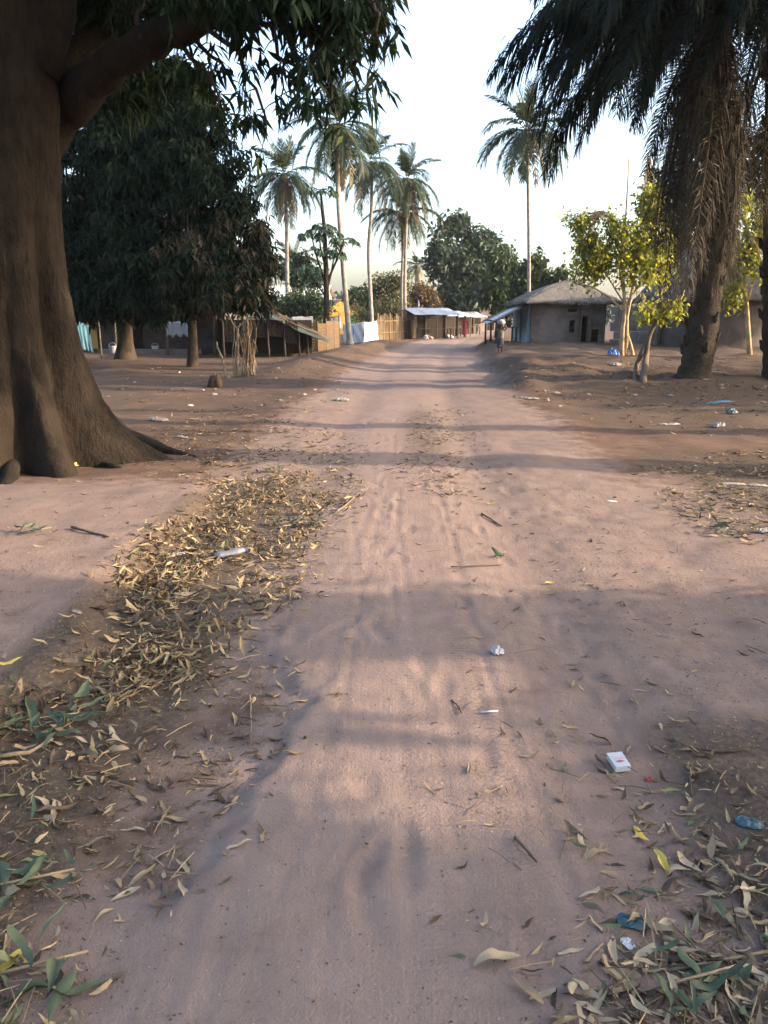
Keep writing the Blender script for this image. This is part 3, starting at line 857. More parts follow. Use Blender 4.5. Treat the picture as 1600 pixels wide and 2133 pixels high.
    br = [
        [(420, 40, 7.4), (500, 110, 7.2), (535, 190, 7.1), (555, 280, 7.0)],
        [(560, 0, 7.0), (600, 80, 6.9), (625, 150, 6.8), (640, 225, 6.8)],
        [(640, -20, 6.8), (700, 50, 6.7), (730, 110, 6.6), (750, 165, 6.5)],
        [(750, -60, 6.5), (775, 0, 6.4), (790, 50, 6.4), (790, 90, 6.4)],
        [(690, -40, 6.7), (672, 70, 6.6), (680, 150, 6.6), (690, 215, 6.5)],
        [(330, 72, 7.8), (400, 120, 7.6), (440, 170, 7.5), (465, 240, 7.4)],
        [(480, 20, 7.2), (560, 60, 7.0), (590, 130, 7.0), (585, 205, 6.9)],
        [(380, 50, 7.6), (420, 90, 7.8), (480, 150, 7.9), (505, 205, 7.9)],
        [(560, 0, 7.0), (660, 40, 7.2), (720, 60, 7.3), (770, 70, 7.3)],
        [(300, 75, 7.9), (280, 30, 8.2), (320, -20, 8.5)],
        [(620, -20, 6.9), (640, 40, 6.6), (645, 90, 6.5), (655, 130, 6.4)],
    ]
    for path in br:
        pts = px(path)
        sm = []
        for i2 in range(len(pts) - 1):
            for k in range(3): sm.append(pts[i2].lerp(pts[i2 + 1], k / 3) + Vector([random.uniform(-.03, .03) for _ in range(3)]))
        sm.append(pts[-1])
        m2 = MB().tube(sm, taper(.028, .006, len(sm)), 6)
        for i2, p in enumerate(sm):
            if i2 < 2: continue
            for k in range(1 + (i2 % 3 == 0)):
                if random.random() < .15: continue
                e = p + Vector((random.uniform(-.22, .22), random.uniform(-.25, .25), random.uniform(-.22, .05)))
                m2.tube([p, p.lerp(e, .5) + Vector((0, 0, .02)), e], [.007, .005, .003], 4)
                cent.append(e)
        m2.obj('branch', M['bark_dark'], t, True)
    hang = clusters(np.array([tuple(c) for c in cent]), 10, .035, (.11, .21), (.026, .042), 1.1, .2, .12)
    # dense drooping foliage above the limb, and the crown overhead
    def poly_pts(poly, n, d0, d1):
        xs_ = [p[0] for p in poly]; ys_ = [p[1] for p in poly]
        out = []
        while len(out) < n:
            x, y = random.uniform(min(xs_), max(xs_)), random.uniform(min(ys_), max(ys_))
            if inside(x, y, poly):
                out.append(tuple(P(x, y, random.uniform(d0, d1))))
        return np.array(out)
    c2 = poly_pts([(330, -160), (820, -160), (795, 30), (740, 60), (700, 80), (600, 35), (480, 35), (420, 10), (350, 0)], 300, 6.2, 8.6)
    c4 = poly_pts([(195, -20), (400, -20), (350, 30), (230, 60), (195, 110)], 40, 8.5, 10)
    c5 = poly_pts([(200, 130), (330, 105), (430, 130), (440, 210), (330, 240), (200, 260)], 70, 9.0, 10.8)
    c3 = blob_points([((-3.2, 9.4, 5.6), (2.2, 1.6, .9)), ((-3.6, 8.6, 6.6), (2.9, 3.0, 2.0)), ((-1.6, 7.4, 5.7), (1.6, 2.0, 1.1)), ((-6.0, 7.0, 5.6), (2.4, 2.4, 1.5)), ((-4.2, 11.0, 6.2), (2.4, 2.2, 1.6)), ((-4.5, 8.0, 8.0), (2.4, 2.4, 1.5))], 3000)
    crown_obj(t, [hang, clusters(c2, 13, .05, (.13, .23), (.030, .05), 1.2, .2, .12), clusters(c4, 12, .05, (.14, .22), (.03, .05), 1.0), clusters(c5, 12, .06, (.13, .22), (.03, .05), 1.0), clusters(c3, 12, .10, (.18, .28), (.05, .075), .7)], M['mango_leaf'])
def inside(x, y, poly):
    c = False
    n = len(poly)
    for i in range(n):
        x1, y1 = poly[i]; x2, y2 = poly[(i + 1) % n]
        if (y1 > y) != (y2 > y) and x < (x2 - x1) * (y - y1) / (y2 - y1) + x1:
            c = not c
    return c
big_mango()

# ------------------------------------------------------------------ mid-distance mangoes
def pxblob(px, py, d, rx, ry, rz=None):
    c = P(px, py, d)
    s = d / F_PX
    return (tuple(c), (rx * s, (rz if rz else rx) * s, ry * s))
def brown_side(cent):
    # dry flower panicles and browned leaves on the lower outer side
    r = rng.random(len(cent)) * .78
    s = ((cent[:, 0] > -6.2) & (cent[:, 2] < 4.4) & (rng.random(len(cent)) < .55))
    return np.where(s, rng.uniform(.8, 1.0, len(cent)) * 1.3, r)
g = G(402, 764)
broad_tree('mango_tree', 'round dense mango tree with slim straight trunk and browned lower leaves', 'tree', g,
    [g, P(402, 715, g.y), P(400, 660, g.y), P(405, 600, g.y)], .17,
    [pxblob(380, 330, 23.5, 100, 130), pxblob(300, 420, 24, 120, 150), pxblob(440, 430, 23, 100, 120), pxblob(500, 520, 23, 82, 110), pxblob(360, 560, 23.5, 140, 95), pxblob(470, 590, 22.5, 90, 70), pxblob(390, 250, 24, 80, 85), pxblob(280, 290, 24.5, 110, 100), pxblob(260, 215, 25, 110, 80), pxblob(350, 190, 24.5, 75, 60), pxblob(540, 560, 23.2, 45, 90)],
    5200, 13, (.18, .30), (.055, .085), M['mango_leaf_mid'], M['bark_dark'], 1.0, group='mango trees by the long house', shell=.5, spread=.09, colfn=brown_side)
g = G(262, 748)
broad_tree('mango_tree', 'dark spreading mango tree with thick trunk shading the long house', 'tree', g,
    [g, P(262, 715, g.y), P(260, 670, g.y), P(262, 610, g.y)], .34,
    [pxblob(220, 330, 27, 110, 130), pxblob(170, 480, 27, 130, 130), pxblob(270, 520, 27, 130, 120), pxblob(230, 610, 26.5, 160, 60), pxblob(120, 560, 27, 110, 110), pxblob(330, 600, 28, 90, 60)],
    3300, 12, (.22, .36), (.07, .11), M['mango_leaf_mid'], M['bark_dark'], .9, group='mango trees by the long house', shell=.5, spread=.1)

# ------------------------------------------------------------------ yellow-green trees by the huts
def multi_stem(name, label, base, stems, blobs, n, group=None, bark='bark_pale', per=11, L=(.09, .16), W=(.065, .11), keep=None):
    t = thing(name, label, 'tree', base, group)
    for pts, r0, r1 in stems:
        sm = []
        pts = [Vector(p) for p in pts]
        for i in range(len(pts) - 1):
            for k in range(3): sm.append(pts[i].lerp(pts[i + 1], k / 3) + Vector([random.uniform(-.012, .012) for _ in range(3)]))
        sm.append(pts[-1])
        MB().tube(sm, taper(r0, r1, len(sm)), 7, .06).obj('stem', M[bark], t, True)
    cent = blob_points(blobs, n, .4)
    # bare twigs linking stems to leaf clusters
    tw = MB()
    ends = [Vector(s[0][-1]) for s in stems] + [Vector(s[0][len(s[0]) // 2 + 1]) for s in stems if len(s[0]) > 2]
    for i in range(0, len(cent), 2):
        c = Vector(cent[i]); e = min(ends, key=lambda q: (q - c).length)
        tw.tube(limb_path(e, c, 4, .25), taper(.02, .005, 5), 4)
    tw.obj('twigs', M['bark_pale'], t, True)['kind'] = 'stuff'
    crown_obj(t, [clusters(cent, per, .13, L, W, .5, .12, .15)], M['bright_leaf'])
    return t
D = 24.5
g = GX(1300, D)
multi_stem('leafy_tree', 'small tree with golden twisted stems and yellow-green leaves before the grey mud hut', g, [
    ([g + Vector((-.10, 0, -.1)), P(1296, 700, D), P(1302, 650, D), P(1299, 600, D), P(1296, 540, D), P(1302, 470, D), P(1310, 330, D)], .085, .015),
    ([g + Vector((.02, .05, -.1)), P(1305, 710, D), P(1306, 660, D), P(1318, 600, D - .1), P(1325, 540, D), P(1336, 470, D), P(1350, 320, D - .3)], .07, .012),
    ([g + Vector((.22, -.05, -.1)), P(1318, 735, D), P(1306, 690, D), P(1304, 640, D), P(1280, 600, D + .1), P(1255, 560, D)], .06, .015),
    ([P(1302, 640, D), P(1330, 595, D), P(1352, 545, D - .2), P(1372, 480, D - .2)], .04, .01),
    ([P(1301, 650, D), P(1270, 620, D), P(1235, 598, D + .2), P(1195, 590, D + .3)], .035, .008),
    ([P(1299, 610, D), P(1290, 560, D), P(1275, 500, D), P(1250, 440, D)], .03, .008),
], [pxblob(1365, 440, D, 48, 62), pxblob(1320, 500, D, 62, 58), pxblob(1385, 500, D, 30, 50), pxblob(1255, 545, D, 52, 62), pxblob(1215, 570, D, 42, 40), pxblob(1215, 470, D, 26, 60), pxblob(1335, 585, D, 52, 34), pxblob(1180, 430, D, 22, 14), pxblob(1260, 450, D, 35, 20), pxblob(1345, 540, D, 60, 40), pxblob(1370, 410, D, 40, 30), pxblob(1240, 510, D, 50, 40), pxblob(1200, 440, D, 40, 20)], 600)
D = 18.4
g = G(1345, 797)
multi_stem('leafy_tree', 'young leaning tree with pale scarred dark trunk and few leaves beside the oil palm', g, [
    ([g + Vector((-.05, 0, -.08)), P(1345, 740, D), P(1352, 700, D), P(1368, 665, D), P(1376, 620, D), P(1372, 560, D)], .085, .02),
    ([g + Vector((-.22, .05, -.08)), P(1326, 760, D), P(1336, 735, D), P(1348, 705, D)], .06, .05),
    ([P(1366, 668, D), P(1345, 645, D), P(1338, 610, D)], .03, .008),
    ([P(1370, 660, D), P(1400, 630, D), P(1425, 605, D)], .03, .008),
], [pxblob(1372, 655, D, 48, 22), pxblob(1415, 640, D, 26, 22), pxblob(1385, 560, D, 30, 40)], 55, bark='wood')
D = 23
g = GX(1560, D)
multi_stem('leafy_tree', 'bright yellow-green leafy tree growing between the two oil palms', g, [
    ([g + Vector((0, 0, -.1)), P(1556, 640, D), P(1550, 560, D), P(1556, 480, D)], .08, .02),
    ([P(1555, 630, D), P(1575, 560, D), P(1590, 470, D)], .05, .012),
    ([P(1555, 620, D), P(1530, 560, D), P(1515, 500, D)], .05, .012),
], [pxblob(1550, 430, D, 36, 55), pxblob(1590, 490, D, 52, 60), pxblob(1555, 540, D, 58, 48), pxblob(1530, 620, D, 36, 50), pxblob(1650, 540, D, 60, 90)], 330)

# ------------------------------------------------------------------ papaya-like tree with tiers
def papaya():
    D = 43
    g = GX(681, D)
    t = thing('papaya_tree', 'thin tiered tree with umbrella tufts of drooping lobed leaves beside the curving palm', 'tree', g)
    stems = [
        ([g + Vector((0, 0, -.1)), P(680, 640, D), P(679, 560, D), P(676, 480, D), P(671, 430, D), P(668, 396, D)], .20, .05),
        ([P(680, 600, D), P(668, 560, D), P(655, 520, D), P(650, 492, D)], .07, .03),
        ([P(680, 590, D), P(700, 545, D), P(712, 515, D), P(716, 500, D)], .07, .03),
        ([P(680, 610, D), P(690, 570, D), P(694, 545, D), P(695, 530, D)], .06, .03),
        ([P(679, 560, D), P(668, 520, D), P(664, 478, D)], .06, .03),
        ([P(680, 620, D), P(655, 585, D), P(642, 560, D)], .05, .02),
    ]
    for pts, r0, r1 in stems:
        sm = limb = []
        for i in range(len(pts) - 1):
            for k in range(3): sm.append(pts[i].lerp(pts[i + 1], k / 3))
        sm.append(pts[-1])
        MB().tube(sm, taper(r0, r1, len(sm)), 7, .05).obj('stem', M['bark'], t, True)
    pos, dr = [], []
    for (x, y, w, k) in [(668, 396, 26, 11), (676, 470, 24, 10), (650, 490, 24, 12), (716, 500, 26, 12), (664, 478, 22, 10), (695, 528, 22, 10), (642, 558, 22, 9), (678, 520, 24, 8), (690, 490, 20, 8)]:
        c = P(x, y, D)
        for i in range(k):
            a = 2.399 * i + random.random()
            l = w / F_PX * D * random.uniform(.7, 1.1)
            e = c + Vector((math.cos(a) * l, math.sin(a) * l, random.uniform(-.1, .18)))
            MB_PET.tube([c, c.lerp(e, .5) + Vector((0, 0, .08)), e], [.02, .015, .01], 4)
            for q in range(7):
                pos.append(tuple(e)); an = a + (q - 3) * .55
                dr.append((math.cos(an), math.sin(an), -.55 - random.random() * .4))
    MB_PET.obj('petioles', M['papaya_leaf'], t)['kind'] = 'stuff'
    V, Ft = leaf_cloud(np.array(pos), np.array(dr), rng.uniform(.26, .42, len(pos)), rng.uniform(.10, .15, len(pos)), .1, .35)
    crown_obj(t, [(V, Ft, np.repeat(rng.random(len(pos)), 5))], M['papaya_leaf'])
MB_PET = MB()
papaya()

# ------------------------------------------------------------------ far trees
def far_tree(name, label, px, d, blobs, n, mat, top=560, tr=.25, L=(.28, .5), W=(.16, .28), per=9, spread=.22, down=.3, group='trees beyond the village'):
    g = GX(px, d)
    bl = [pxblob(*b) for b in blobs]
    broad_tree(name, label, 'tree', g, [g, P(px, 660, d), P(px + 2, top, d)], tr, bl, n, per, L, W, M[mat], M['bark_dark'], down, group, .45, 7, spread)
far_tree('broadleaf_tree', 'tall blue-green broadleaf tree with lumpy crown at the end of the road', 972, 76,
    [(915, 475, 75, 24, 28), (925, 540, 75, 38, 45), (965, 480, 76, 34, 38), (1000, 510, 76, 38, 36), (960, 560, 75, 55, 50), (1010, 570, 76, 46, 48), (970, 620, 75, 60, 30), (905, 590, 76, 20, 30), (1035, 540, 77, 28, 34)], 950, 'far_leaf', tr=.45, L=(.4, .7), W=(.22, .4), spread=.35)
far_tree('broadleaf_tree', 'mid green tree with dark lower leaves behind the corrugated lean-to', 1040, 60,
    [(1045, 560, 60, 34, 45), (1030, 610, 59, 30, 40), (1075, 575, 60, 42, 45), (1062, 625, 60, 50, 35)], 620, 'far_leaf_green', tr=.3, top=600)
far_tree('broadleaf_tree', 'sparse grey-green tree next to the thin straight palm trunk', 1120, 55,
    [(1125, 550, 55, 26, 38), (1100, 600, 55, 44, 40), (1145, 590, 55, 26, 40), (1165, 575, 54, 14, 26)], 420, 'far_leaf_green', tr=.2, top=600)
far_tree('olive_tree', 'low olive-brown tree behind the reed fence', 812, 66,
    [(800, 600, 66, 34, 34), (830, 590, 66, 30, 32), (812, 630, 65, 50, 26), (778, 622, 66, 26, 26)], 560, 'olive_leaf', tr=.16, top=620, L=(.2, .36), W=(.10, .18))
far_tree('rust_bush', 'rust-brown bushy tree above the market stall roofs', 882, 68,
    [(878, 610, 68, 30, 24), (900, 630, 68, 20, 22), (860, 630, 68, 20, 20)], 300, 'rust_leaf', tr=.12, top=630, L=(.2, .36), W=(.10, .18))
far_tree('broadleaf_tree', 'small green tree between the yellow house and the slim bent palm', 745, 74,
    [(740, 620, 74, 24, 26), (762, 625, 74, 26, 24), (735, 645, 74, 30, 22)], 360, 'far_leaf_green', tr=.15, top=640)
far_tree('broadleaf_tree', 'blue-green tree leaning over the cream sheet roof', 625, 58,
    [(630, 560, 58, 26, 32), (610, 575, 58, 30, 26), (650, 580, 58, 22, 26)], 300, 'far_leaf', tr=.14, top=600, L=(.2, .36), W=(.1, .18))
far_tree('leafy_bush', 'dark green bush between the shelter roof and the yellow house', 640, 50,
    [(600, 640, 50, 48, 24), (640, 632, 50, 40, 22), (665, 640, 49, 26, 24)], 420, 'far_leaf_green', tr=.1, top=660, L=(.18, .32), W=(.09, .16))
far_tree('leafy_bush', 'thin straw-green bush of bare twigs behind the white plastic sheet', 790, 58,
    [(745, 655, 58, 26, 20), (790, 650, 58, 34, 26), (825, 655, 57, 26, 20)], 330, 'olive_leaf', tr=.06, top=670, L=(.12, .24), W=(.04, .08))
# dark trees behind the round huts
far_tree('mango_tree', 'dark broad mango tree standing behind the round thatched hut', 1395, 43,
    [(1360, 440, 43, 44, 70), (1400, 400, 43, 55, 70), (1440, 500, 43, 60, 70), (1350, 520, 43, 44, 50), (1480, 430, 43, 70, 90)], 900, 'mango_leaf_mid', tr=.3, top=560, L=(.25, .4), W=(.09, .14), spread=.2)
far_tree('mango_tree', 'dark leafy tree whose crown rises past the second oil palm', 1640, 40,
    [(1600, 400, 40, 60, 90), (1680, 420, 40, 90, 130), (1650, 300, 40, 80, 80), (1570, 330, 40, 46, 60)], 900, 'mango_leaf_mid', tr=.3, top=560, L=(.25, .4), W=(.09, .14), spread=.2)

def far_woods():
    bl = []
    for i in range(90):
        a = R(-62 + 124 * (i + random.random()) / 90)
        d = random.uniform(115, 165)
        x, y = math.sin(a) * d, math.cos(a) * d
        h = random.uniform(2.2, 4.2)
        bl.append(((x, y, h * .75), (random.uniform(4, 7), random.uniform(3, 5), h)))
    cent = blob_points(bl, 5200, .35)
    cent[:, 2] = np.abs(cent[:, 2])
    V, Ft, r = clusters(cent, 7, .6, (.7, 1.2), (.45, .8), .2)
    me = mesh_np('far_woods', V, [Ft], M['far_leaf'], False, {'rnd': r})
    o = obj('far_woods', me)
    o['kind'] = 'stuff'
    tag(o, 'distant belt of trees closing the horizon behind the village', 'woods')
far_woods()

# ------------------------------------------------------------------ trees beside the road that throw the shade over the track
TE = math.tan(SUN_EL) / 1.0
def shadow_xy(c):
    k = c[:, 2] / math.sin(SUN_EL)
    return c[:, 0] - SUN.x * k, c[:, 1] - SUN.y * k
def keep_near(c):  # crown shaped for its shadow: cut edge, gaps that let sun patches through
    x, y = shadow_xy(c)
    edge = 4.15 + .12 * np.sin(x * 1.7) + .10 * np.sin(x * 4.1)
    k = y < edge
    p1 = (((x + .02) / .80) ** 2 + ((y - 3.05) / .40) ** 2) < 1
    p2 = (((x + .08) / .85) ** 2 + ((y - 2.30) / .42) ** 2) < 1
    p3 = (((x + 1.15) / .35) ** 2 + ((y - 2.55) / .35) ** 2) < 1
    return k & ~(p1 | p2 | p3 & (rng.random(len(x)) < .6))
g = Vector((9.6, -1.2, Hs(9.6, -1.2)))
broad_tree('mango_tree', 'spreading mango tree outside the view whose crown shades the near track', 'tree', g,
    [g, g + Vector((0, .1, 1.2)), g + Vector((-.1, .1, 2.2))], .32,
    [((9.2, -.8, 3.6), (2.3, 3.6, 1.9)), ((9.8, -2.9, 4.4), (2.6, 3.2, 2.0)), ((8.2, .8, 3.0), (1.2, 2.2, 1.3)), ((9.4, .2, 4.8), (2.0, 2.4, 1.6)), ((9.2, 2.2, 3.6), (1.8, 1.5, 2.0)), ((8.6, 2.6, 2.6), (1.2, 1.0, 1.2))], 2500, 12, (.18, .3), (.05, .08), M['mango_leaf'], M['bark_dark'], .8, keep=keep_near, shell=.35, nlimb=3)
coconut('coconut palm outside the view throwing a thin trunk shadow over the track', [Vector((11.5, 7.45, -.1)), Vector((11.3, 7.4, 3)), Vector((11.4, 7.35, 7)), Vector((11.6, 7.3, 9.5))], 3.4, .22, .15, 61)
coconut('thicker coconut palm outside the view, its trunk shadow crossing before the mango roots', [Vector((13.2, 9.8, -.1)), Vector((13.0, 9.7, 3)), Vector((12.9, 9.6, 6)), Vector((12.9, 9.5, 8.5))], 3.4, .32, .22, 67)
for (x, y, h, lab) in ((20.5, 29.0, 5.2, 'mango tree outside the view beyond the oil palms'), (17.5, 14.5, 3.4, 'low mango tree outside the view beside the oil palms')):
    g = Vector((x, y, Hs(x, y)))
    broad_tree('mango_tree', lab, 'tree', g, [g, g + Vector((0, 0, 1.5)), g + Vector((.1, 0, h * .6))], .3,
        [((x, y, h), (3.2, 3.6, h * .45)), ((x - .6, y + 2, h * .9), (2.4, 2.4, h * .4)), ((x + .6, y - 1.5, h * 1.1), (2.2, 2.2, h * .4))], 1100, 10, (.22, .36), (.08, .12), M['mango_leaf_mid'], M['bark_dark'], .7, shell=.4, nlimb=5)

g = Vector((14.2, 6.7, Hs(14.2, 6.7)))  # tree added out of view to shade the upper mango trunk
broad_tree('mango_tree', 'tall bare-stemmed mango tree added outside the view to shade the mango trunk, crown high above the coconut palms', 'tree', g, [g, g + Vector((0, 0, 3)), g + Vector((.2, 0, 7.5))], .35,
    [((14.2, 6.7, 10.6), (3.6, 3.2, 2.6)), ((13.6, 5.1, 10.2), (2.4, 2.2, 2.0)), ((14.6, 8.9, 10.4), (2.6, 2.6, 2.2)), ((14.6, 6.8, 12.6), (2.6, 2.6, 2.0))], 1700, 11, (.24, .38), (.08, .12), M['mango_leaf_mid'], M['bark_dark'], .7, shell=.35, nlimb=6)
g = Vector((19.0, 20.6, Hs(19.0, 20.6)))  # high crown added out of view to darken the mangoes opposite
broad_tree('tall_shade_tree', 'towering broad tree added outside the view, its high crown shading the mangoes opposite', 'tree', g, [g, g + Vector((0, 0, 4)), g + Vector((.2, 0, 10))], .55,
    [((19.0, 20.6, 13.4), (4.6, 5.0, 3.6)), ((18.2, 17.6, 12.8), (3.0, 3.0, 2.6)), ((19.2, 24.0, 13.2), (3.2, 3.0, 2.8)), ((19.6, 20.8, 16.0), (3.2, 3.6, 2.4))], 2400, 10, (.3, .46), (.12, .18), M['mango_leaf_mid'], M['bark_dark'], .5, shell=.35, nlimb=7, spread=.2)
#@@BUILDINGS@@
# ------------------------------------------------------------------ buildings
def wall_seg(mb, a, b, z0, z1, th, openings=()):
    """upright wall a->b with rectangular openings (s0, s1, zlo, zhi) measured along the wall and above z0"""
    a, b = Vector((a[0], a[1], 0)), Vector((b[0], b[1], 0))
    L = (b - a).length; u = (b - a) / L; rz = math.atan2(u.y, u.x)
    cuts = sorted({0.0, L, *[o[0] for o in openings], *[o[1] for o in openings]})
    for s0, s1 in zip(cuts[:-1], cuts[1:]):
        if s1 - s0 < 1e-4: continue
        mid = (s0 + s1) / 2
        zz = sorted([(o[2], o[3]) for o in openings if o[0] < mid < o[1]])
        lo = 0.0
        spans = []
        for q0, q1 in zz:
            if q0 > lo: spans.append((lo, q0))
            lo = q1
        if lo < z1 - z0: spans.append((lo, z1 - z0))
        for q0, q1 in spans:
            c = a + u * mid
            mb.box((c.x, c.y, z0 + (q0 + q1) / 2), (s1 - s0, th, q1 - q0), rz)
def sheet_grid(o, u, v, nu, nv, fn=None):
    """grid patch o + s*u + t*v with a displacement fn(s,t)->Vector"""
    o, u, v = Vector(o), Vector(u), Vector(v)
    vs, fs = [], []
    for j in range(nv + 1):
        for i in range(nu + 1):
            p = o + u * (i / nu) + v * (j / nv)
            if fn: p = p + fn(i / nu, j / nv)
            vs.append(p)
    for j in range(nv):
        for i in range(nu):
            k = j * (nu + 1) + i
            fs.append((k, k + 1, k + nu + 2, k + nu + 1))
    return vs, fs
def solid(o, th):
    m = o.modifiers.new('thickness', 'SOLIDIFY'); m.thickness = th; m.offset = 0
    return o
def corr_sheet(parent, name, o, u, v, mat, waves=10, amp=.018):
    n = Vector(u).cross(Vector(v)).normalized()
    vs, fs = sheet_grid(o, u, v, waves * 4, 5, lambda s, t: n * (amp * math.sin(s * waves * 2 * math.pi)) + n * random.uniform(-.006, .006))
    return solid(MB().add(vs, fs).obj(name, mat, parent, True), .004)
def fringe(parent, pts_dirs, mat, Lr=(.15, .4), w=.015):
    pos = np.array([p for p, d in pts_dirs]); dr = np.array([d for p, d in pts_dirs])
    V, Ft = leaf_cloud(pos, dr, rng.uniform(*Lr, len(pos)), np.full(len(pos), w), .05, .1)
    V = V - np.array(parent.location)
    o = obj('thatch_fringe', mesh_np('thatch_fringe', V, [Ft], mat, False, {'rnd': np.repeat(rng.random(len(pos)), 5)}), parent)
    o['kind'] = 'stuff'
def stick(mb, a, b, r0, r1=None, sides=6, wob=.03):
    mb.tube(limb_path(a, b, 5, wob), taper(r0, r1 or r0 * .8, 6), sides, .06)

def hut():
    g = Vector((8.0, 37.0, Hs(7.2, 35.5)))
    t = thing('mud_hut', 'grey mud hut with hipped thatch roof and broken openings facing the track', 'hut', g)
    z0, zt = g.z - .3, g.z + 1.82
    A, B, C_, D_ = (6.45, 35.0), (9.75, 35.3), (9.75, 39.2), (6.5, 39.0)
    mb = MB()
    wall_seg(mb, A, B, z0, zt, .22, [(1.72, 1.95, .85, 1.38), (2.22, 2.55, .32, 1.55), (2.68, 3.05, .34, .98), (1.62, 1.98, 1.72, 1.86)])
    wall_seg(mb, (9.75, 35.42), C_, z0, zt, .22)
    wall_seg(mb, (9.62, 39.2), (6.62, 39.2), z0, zt, .22)
    mb.obj('wall', M['mud'], t)
    m2 = MB()
    wall_seg(m2, (6.45, 39.2), (6.45, 35.13), z0, zt, .22, [(2.1, 2.85, .3, 1.75)])
    w = m2.obj('wall', M['blue_paint'], t); w['label'] = 'side wall in faded blue paint'
    d = MB(); d.box((6.42, 36.75, g.z + .75), (.05, .72, 1.45)); do = d.obj('door', M['teal_paint'], t); do['label'] = 'teal door'
    hb = MB(); hb.box((6.38, 36.48, g.z + .8), (.03, .1, .03)); hb.obj('handle', M['wood_dark'], do, off=g)
    # hipped roof
    ez, rz_ = g.z + 1.80, g.z + 2.80
    e = [Vector((5.95, 34.45, ez)), Vector((10.35, 34.75, ez)), Vector((10.35, 39.8, ez)), Vector((5.95, 39.7, ez))]
    r = [Vector((8.35, 36.4, rz_)), Vector((8.5, 37.9, rz_))]
    roof = MB(); fr = []
    for (p, q, s, s2) in ((e[0], e[1], r[0], r[0]), (e[1], e[2], r[1], r[0]), (e[2], e[3], r[1], r[1]), (e[3], e[0], r[0], r[1])):
        n_u, n_v = 22, 10
        vs, fs = [], []
        for j in range(n_v + 1):
            for i in range(n_u + 1):
                a = p.lerp(q, i / n_u); b = s2.lerp(s, i / n_u)
                v = a.lerp(b, j / n_v)
                edge = i in (0, n_u) or j == n_v
                if not edge:
                    v = v + Vector((0, 0, .10 * math.sin(math.pi * j / n_v) + random.uniform(-.035, .035)))
                if j == 0: v = v + Vector((0, 0, random.uniform(-.05, .02) if not edge else 0))
                vs.append(v)
        for j in range(n_v):
            for i in range(n_u):
                k = j * (n_u + 1) + i
                fs.append((k, k + 1, k + n_u + 2, k + n_u + 1))
        roof.add(vs, fs)
        out = ((p + q) / 2 - Vector((8.1, 37.1, ez))).normalized()
        for i in range(420):
            s_ = random.random(); tt = random.random() ** 2 * .9
            a = p.lerp(q, s_); b = s2.lerp(s, s_)
            v = a.lerp(b, tt) + Vector((0, 0, .10 * math.sin(math.pi * tt) + .03))
            d3 = (a - b).normalized() + Vector([random.uniform(-.2, .2) for _ in range(3)])
            fr.append((tuple(v), tuple(d3)))
    ro = solid(roof.obj('roof', M['thatch'], t, True), .10)
    fringe(t, fr, M['thatch'], (.12, .32), .03)
    # timbers in the broken opening
    for (x, h0, h1) in ((8.62, .0, 1.5), (9.05, .0, 1.5), (8.98, .0, 1.2)):
        p = MB(); stick(p, Vector((x, 34.95, g.z - .1 + h0)), Vector((x + .05, 35.0, g.z + h1)), .045); p.obj('post', M['wood'], t, True)
    # dark room beyond: inner partition
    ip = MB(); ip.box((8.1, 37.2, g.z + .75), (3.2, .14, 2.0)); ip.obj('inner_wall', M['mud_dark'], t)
    # low corrugated lean-to over the shop front
    o = Vector((6.35, 34.9, g.z + 1.72))
    lt = Vector((-1.55, .2, -.80))
    for k in range(4):
        a = Vector((6.28, 35.0 + k * .98, g.z + 1.74 + .01 * (k % 2)))
        corr_sheet(t, 'roof_sheet', a, Vector((0, 1.0, 0)), lt * random.uniform(.95, 1.03), M['zinc'] if k in (1, 2) else M['zinc_rust'], 8, .016)
    for k, yy in enumerate((35.1, 37.0, 38.9)):
        p = MB(); stick(p, Vector((4.98, yy, Hs(4.98, yy) - .1)), Vector((4.98, yy + .05, g.z + 1.0)), .05); p.obj('post', M['wood_dark'], t, True)
    b = MB(); stick(b, Vector((4.9, 34.9, g.z + 1.02)), Vector((4.9, 39.1, g.z + 1.05)), .05); b.obj('beam', M['wood_dark'], t, True)
    return t
hut()

def shop_table():
    g = Vector((5.7, 36.6, Hs(5.7, 36.6)))
    t = thing('plank_table', 'rough dark plank table under the corrugated lean-to', 'table', g)
    for k in range(4):
        MB().box((5.42 + k * .19, 36.6, g.z + .62), (.17, 1.3, .035), 0, .008).obj('plank', M['wood'], t)
    for sx in (-.3, .3):
        for sy in (-.55, .55):
            MB().box((5.7 + sx, 36.6 + sy, g.z + .28), (.07, .07, .64)).obj('leg', M['wood_dark'], t)
    s = thing('grain_sack', 'pale bulging sack lying on the dark plank table', 'sack', Vector((5.7, 36.4, g.z + .64)))
    MB().tube([Vector((5.7, 36.1, g.z + .74)), Vector((5.7, 36.18, g.z + .76)), Vector((5.7, 36.4, g.z + .79)), Vector((5.7, 36.6, g.z + .77)), Vector((5.7, 36.7, g.z + .74))], [.03, .12, .15, .13, .04], 10, .06).obj('body', M['white_cloth'], s, True)
shop_table()

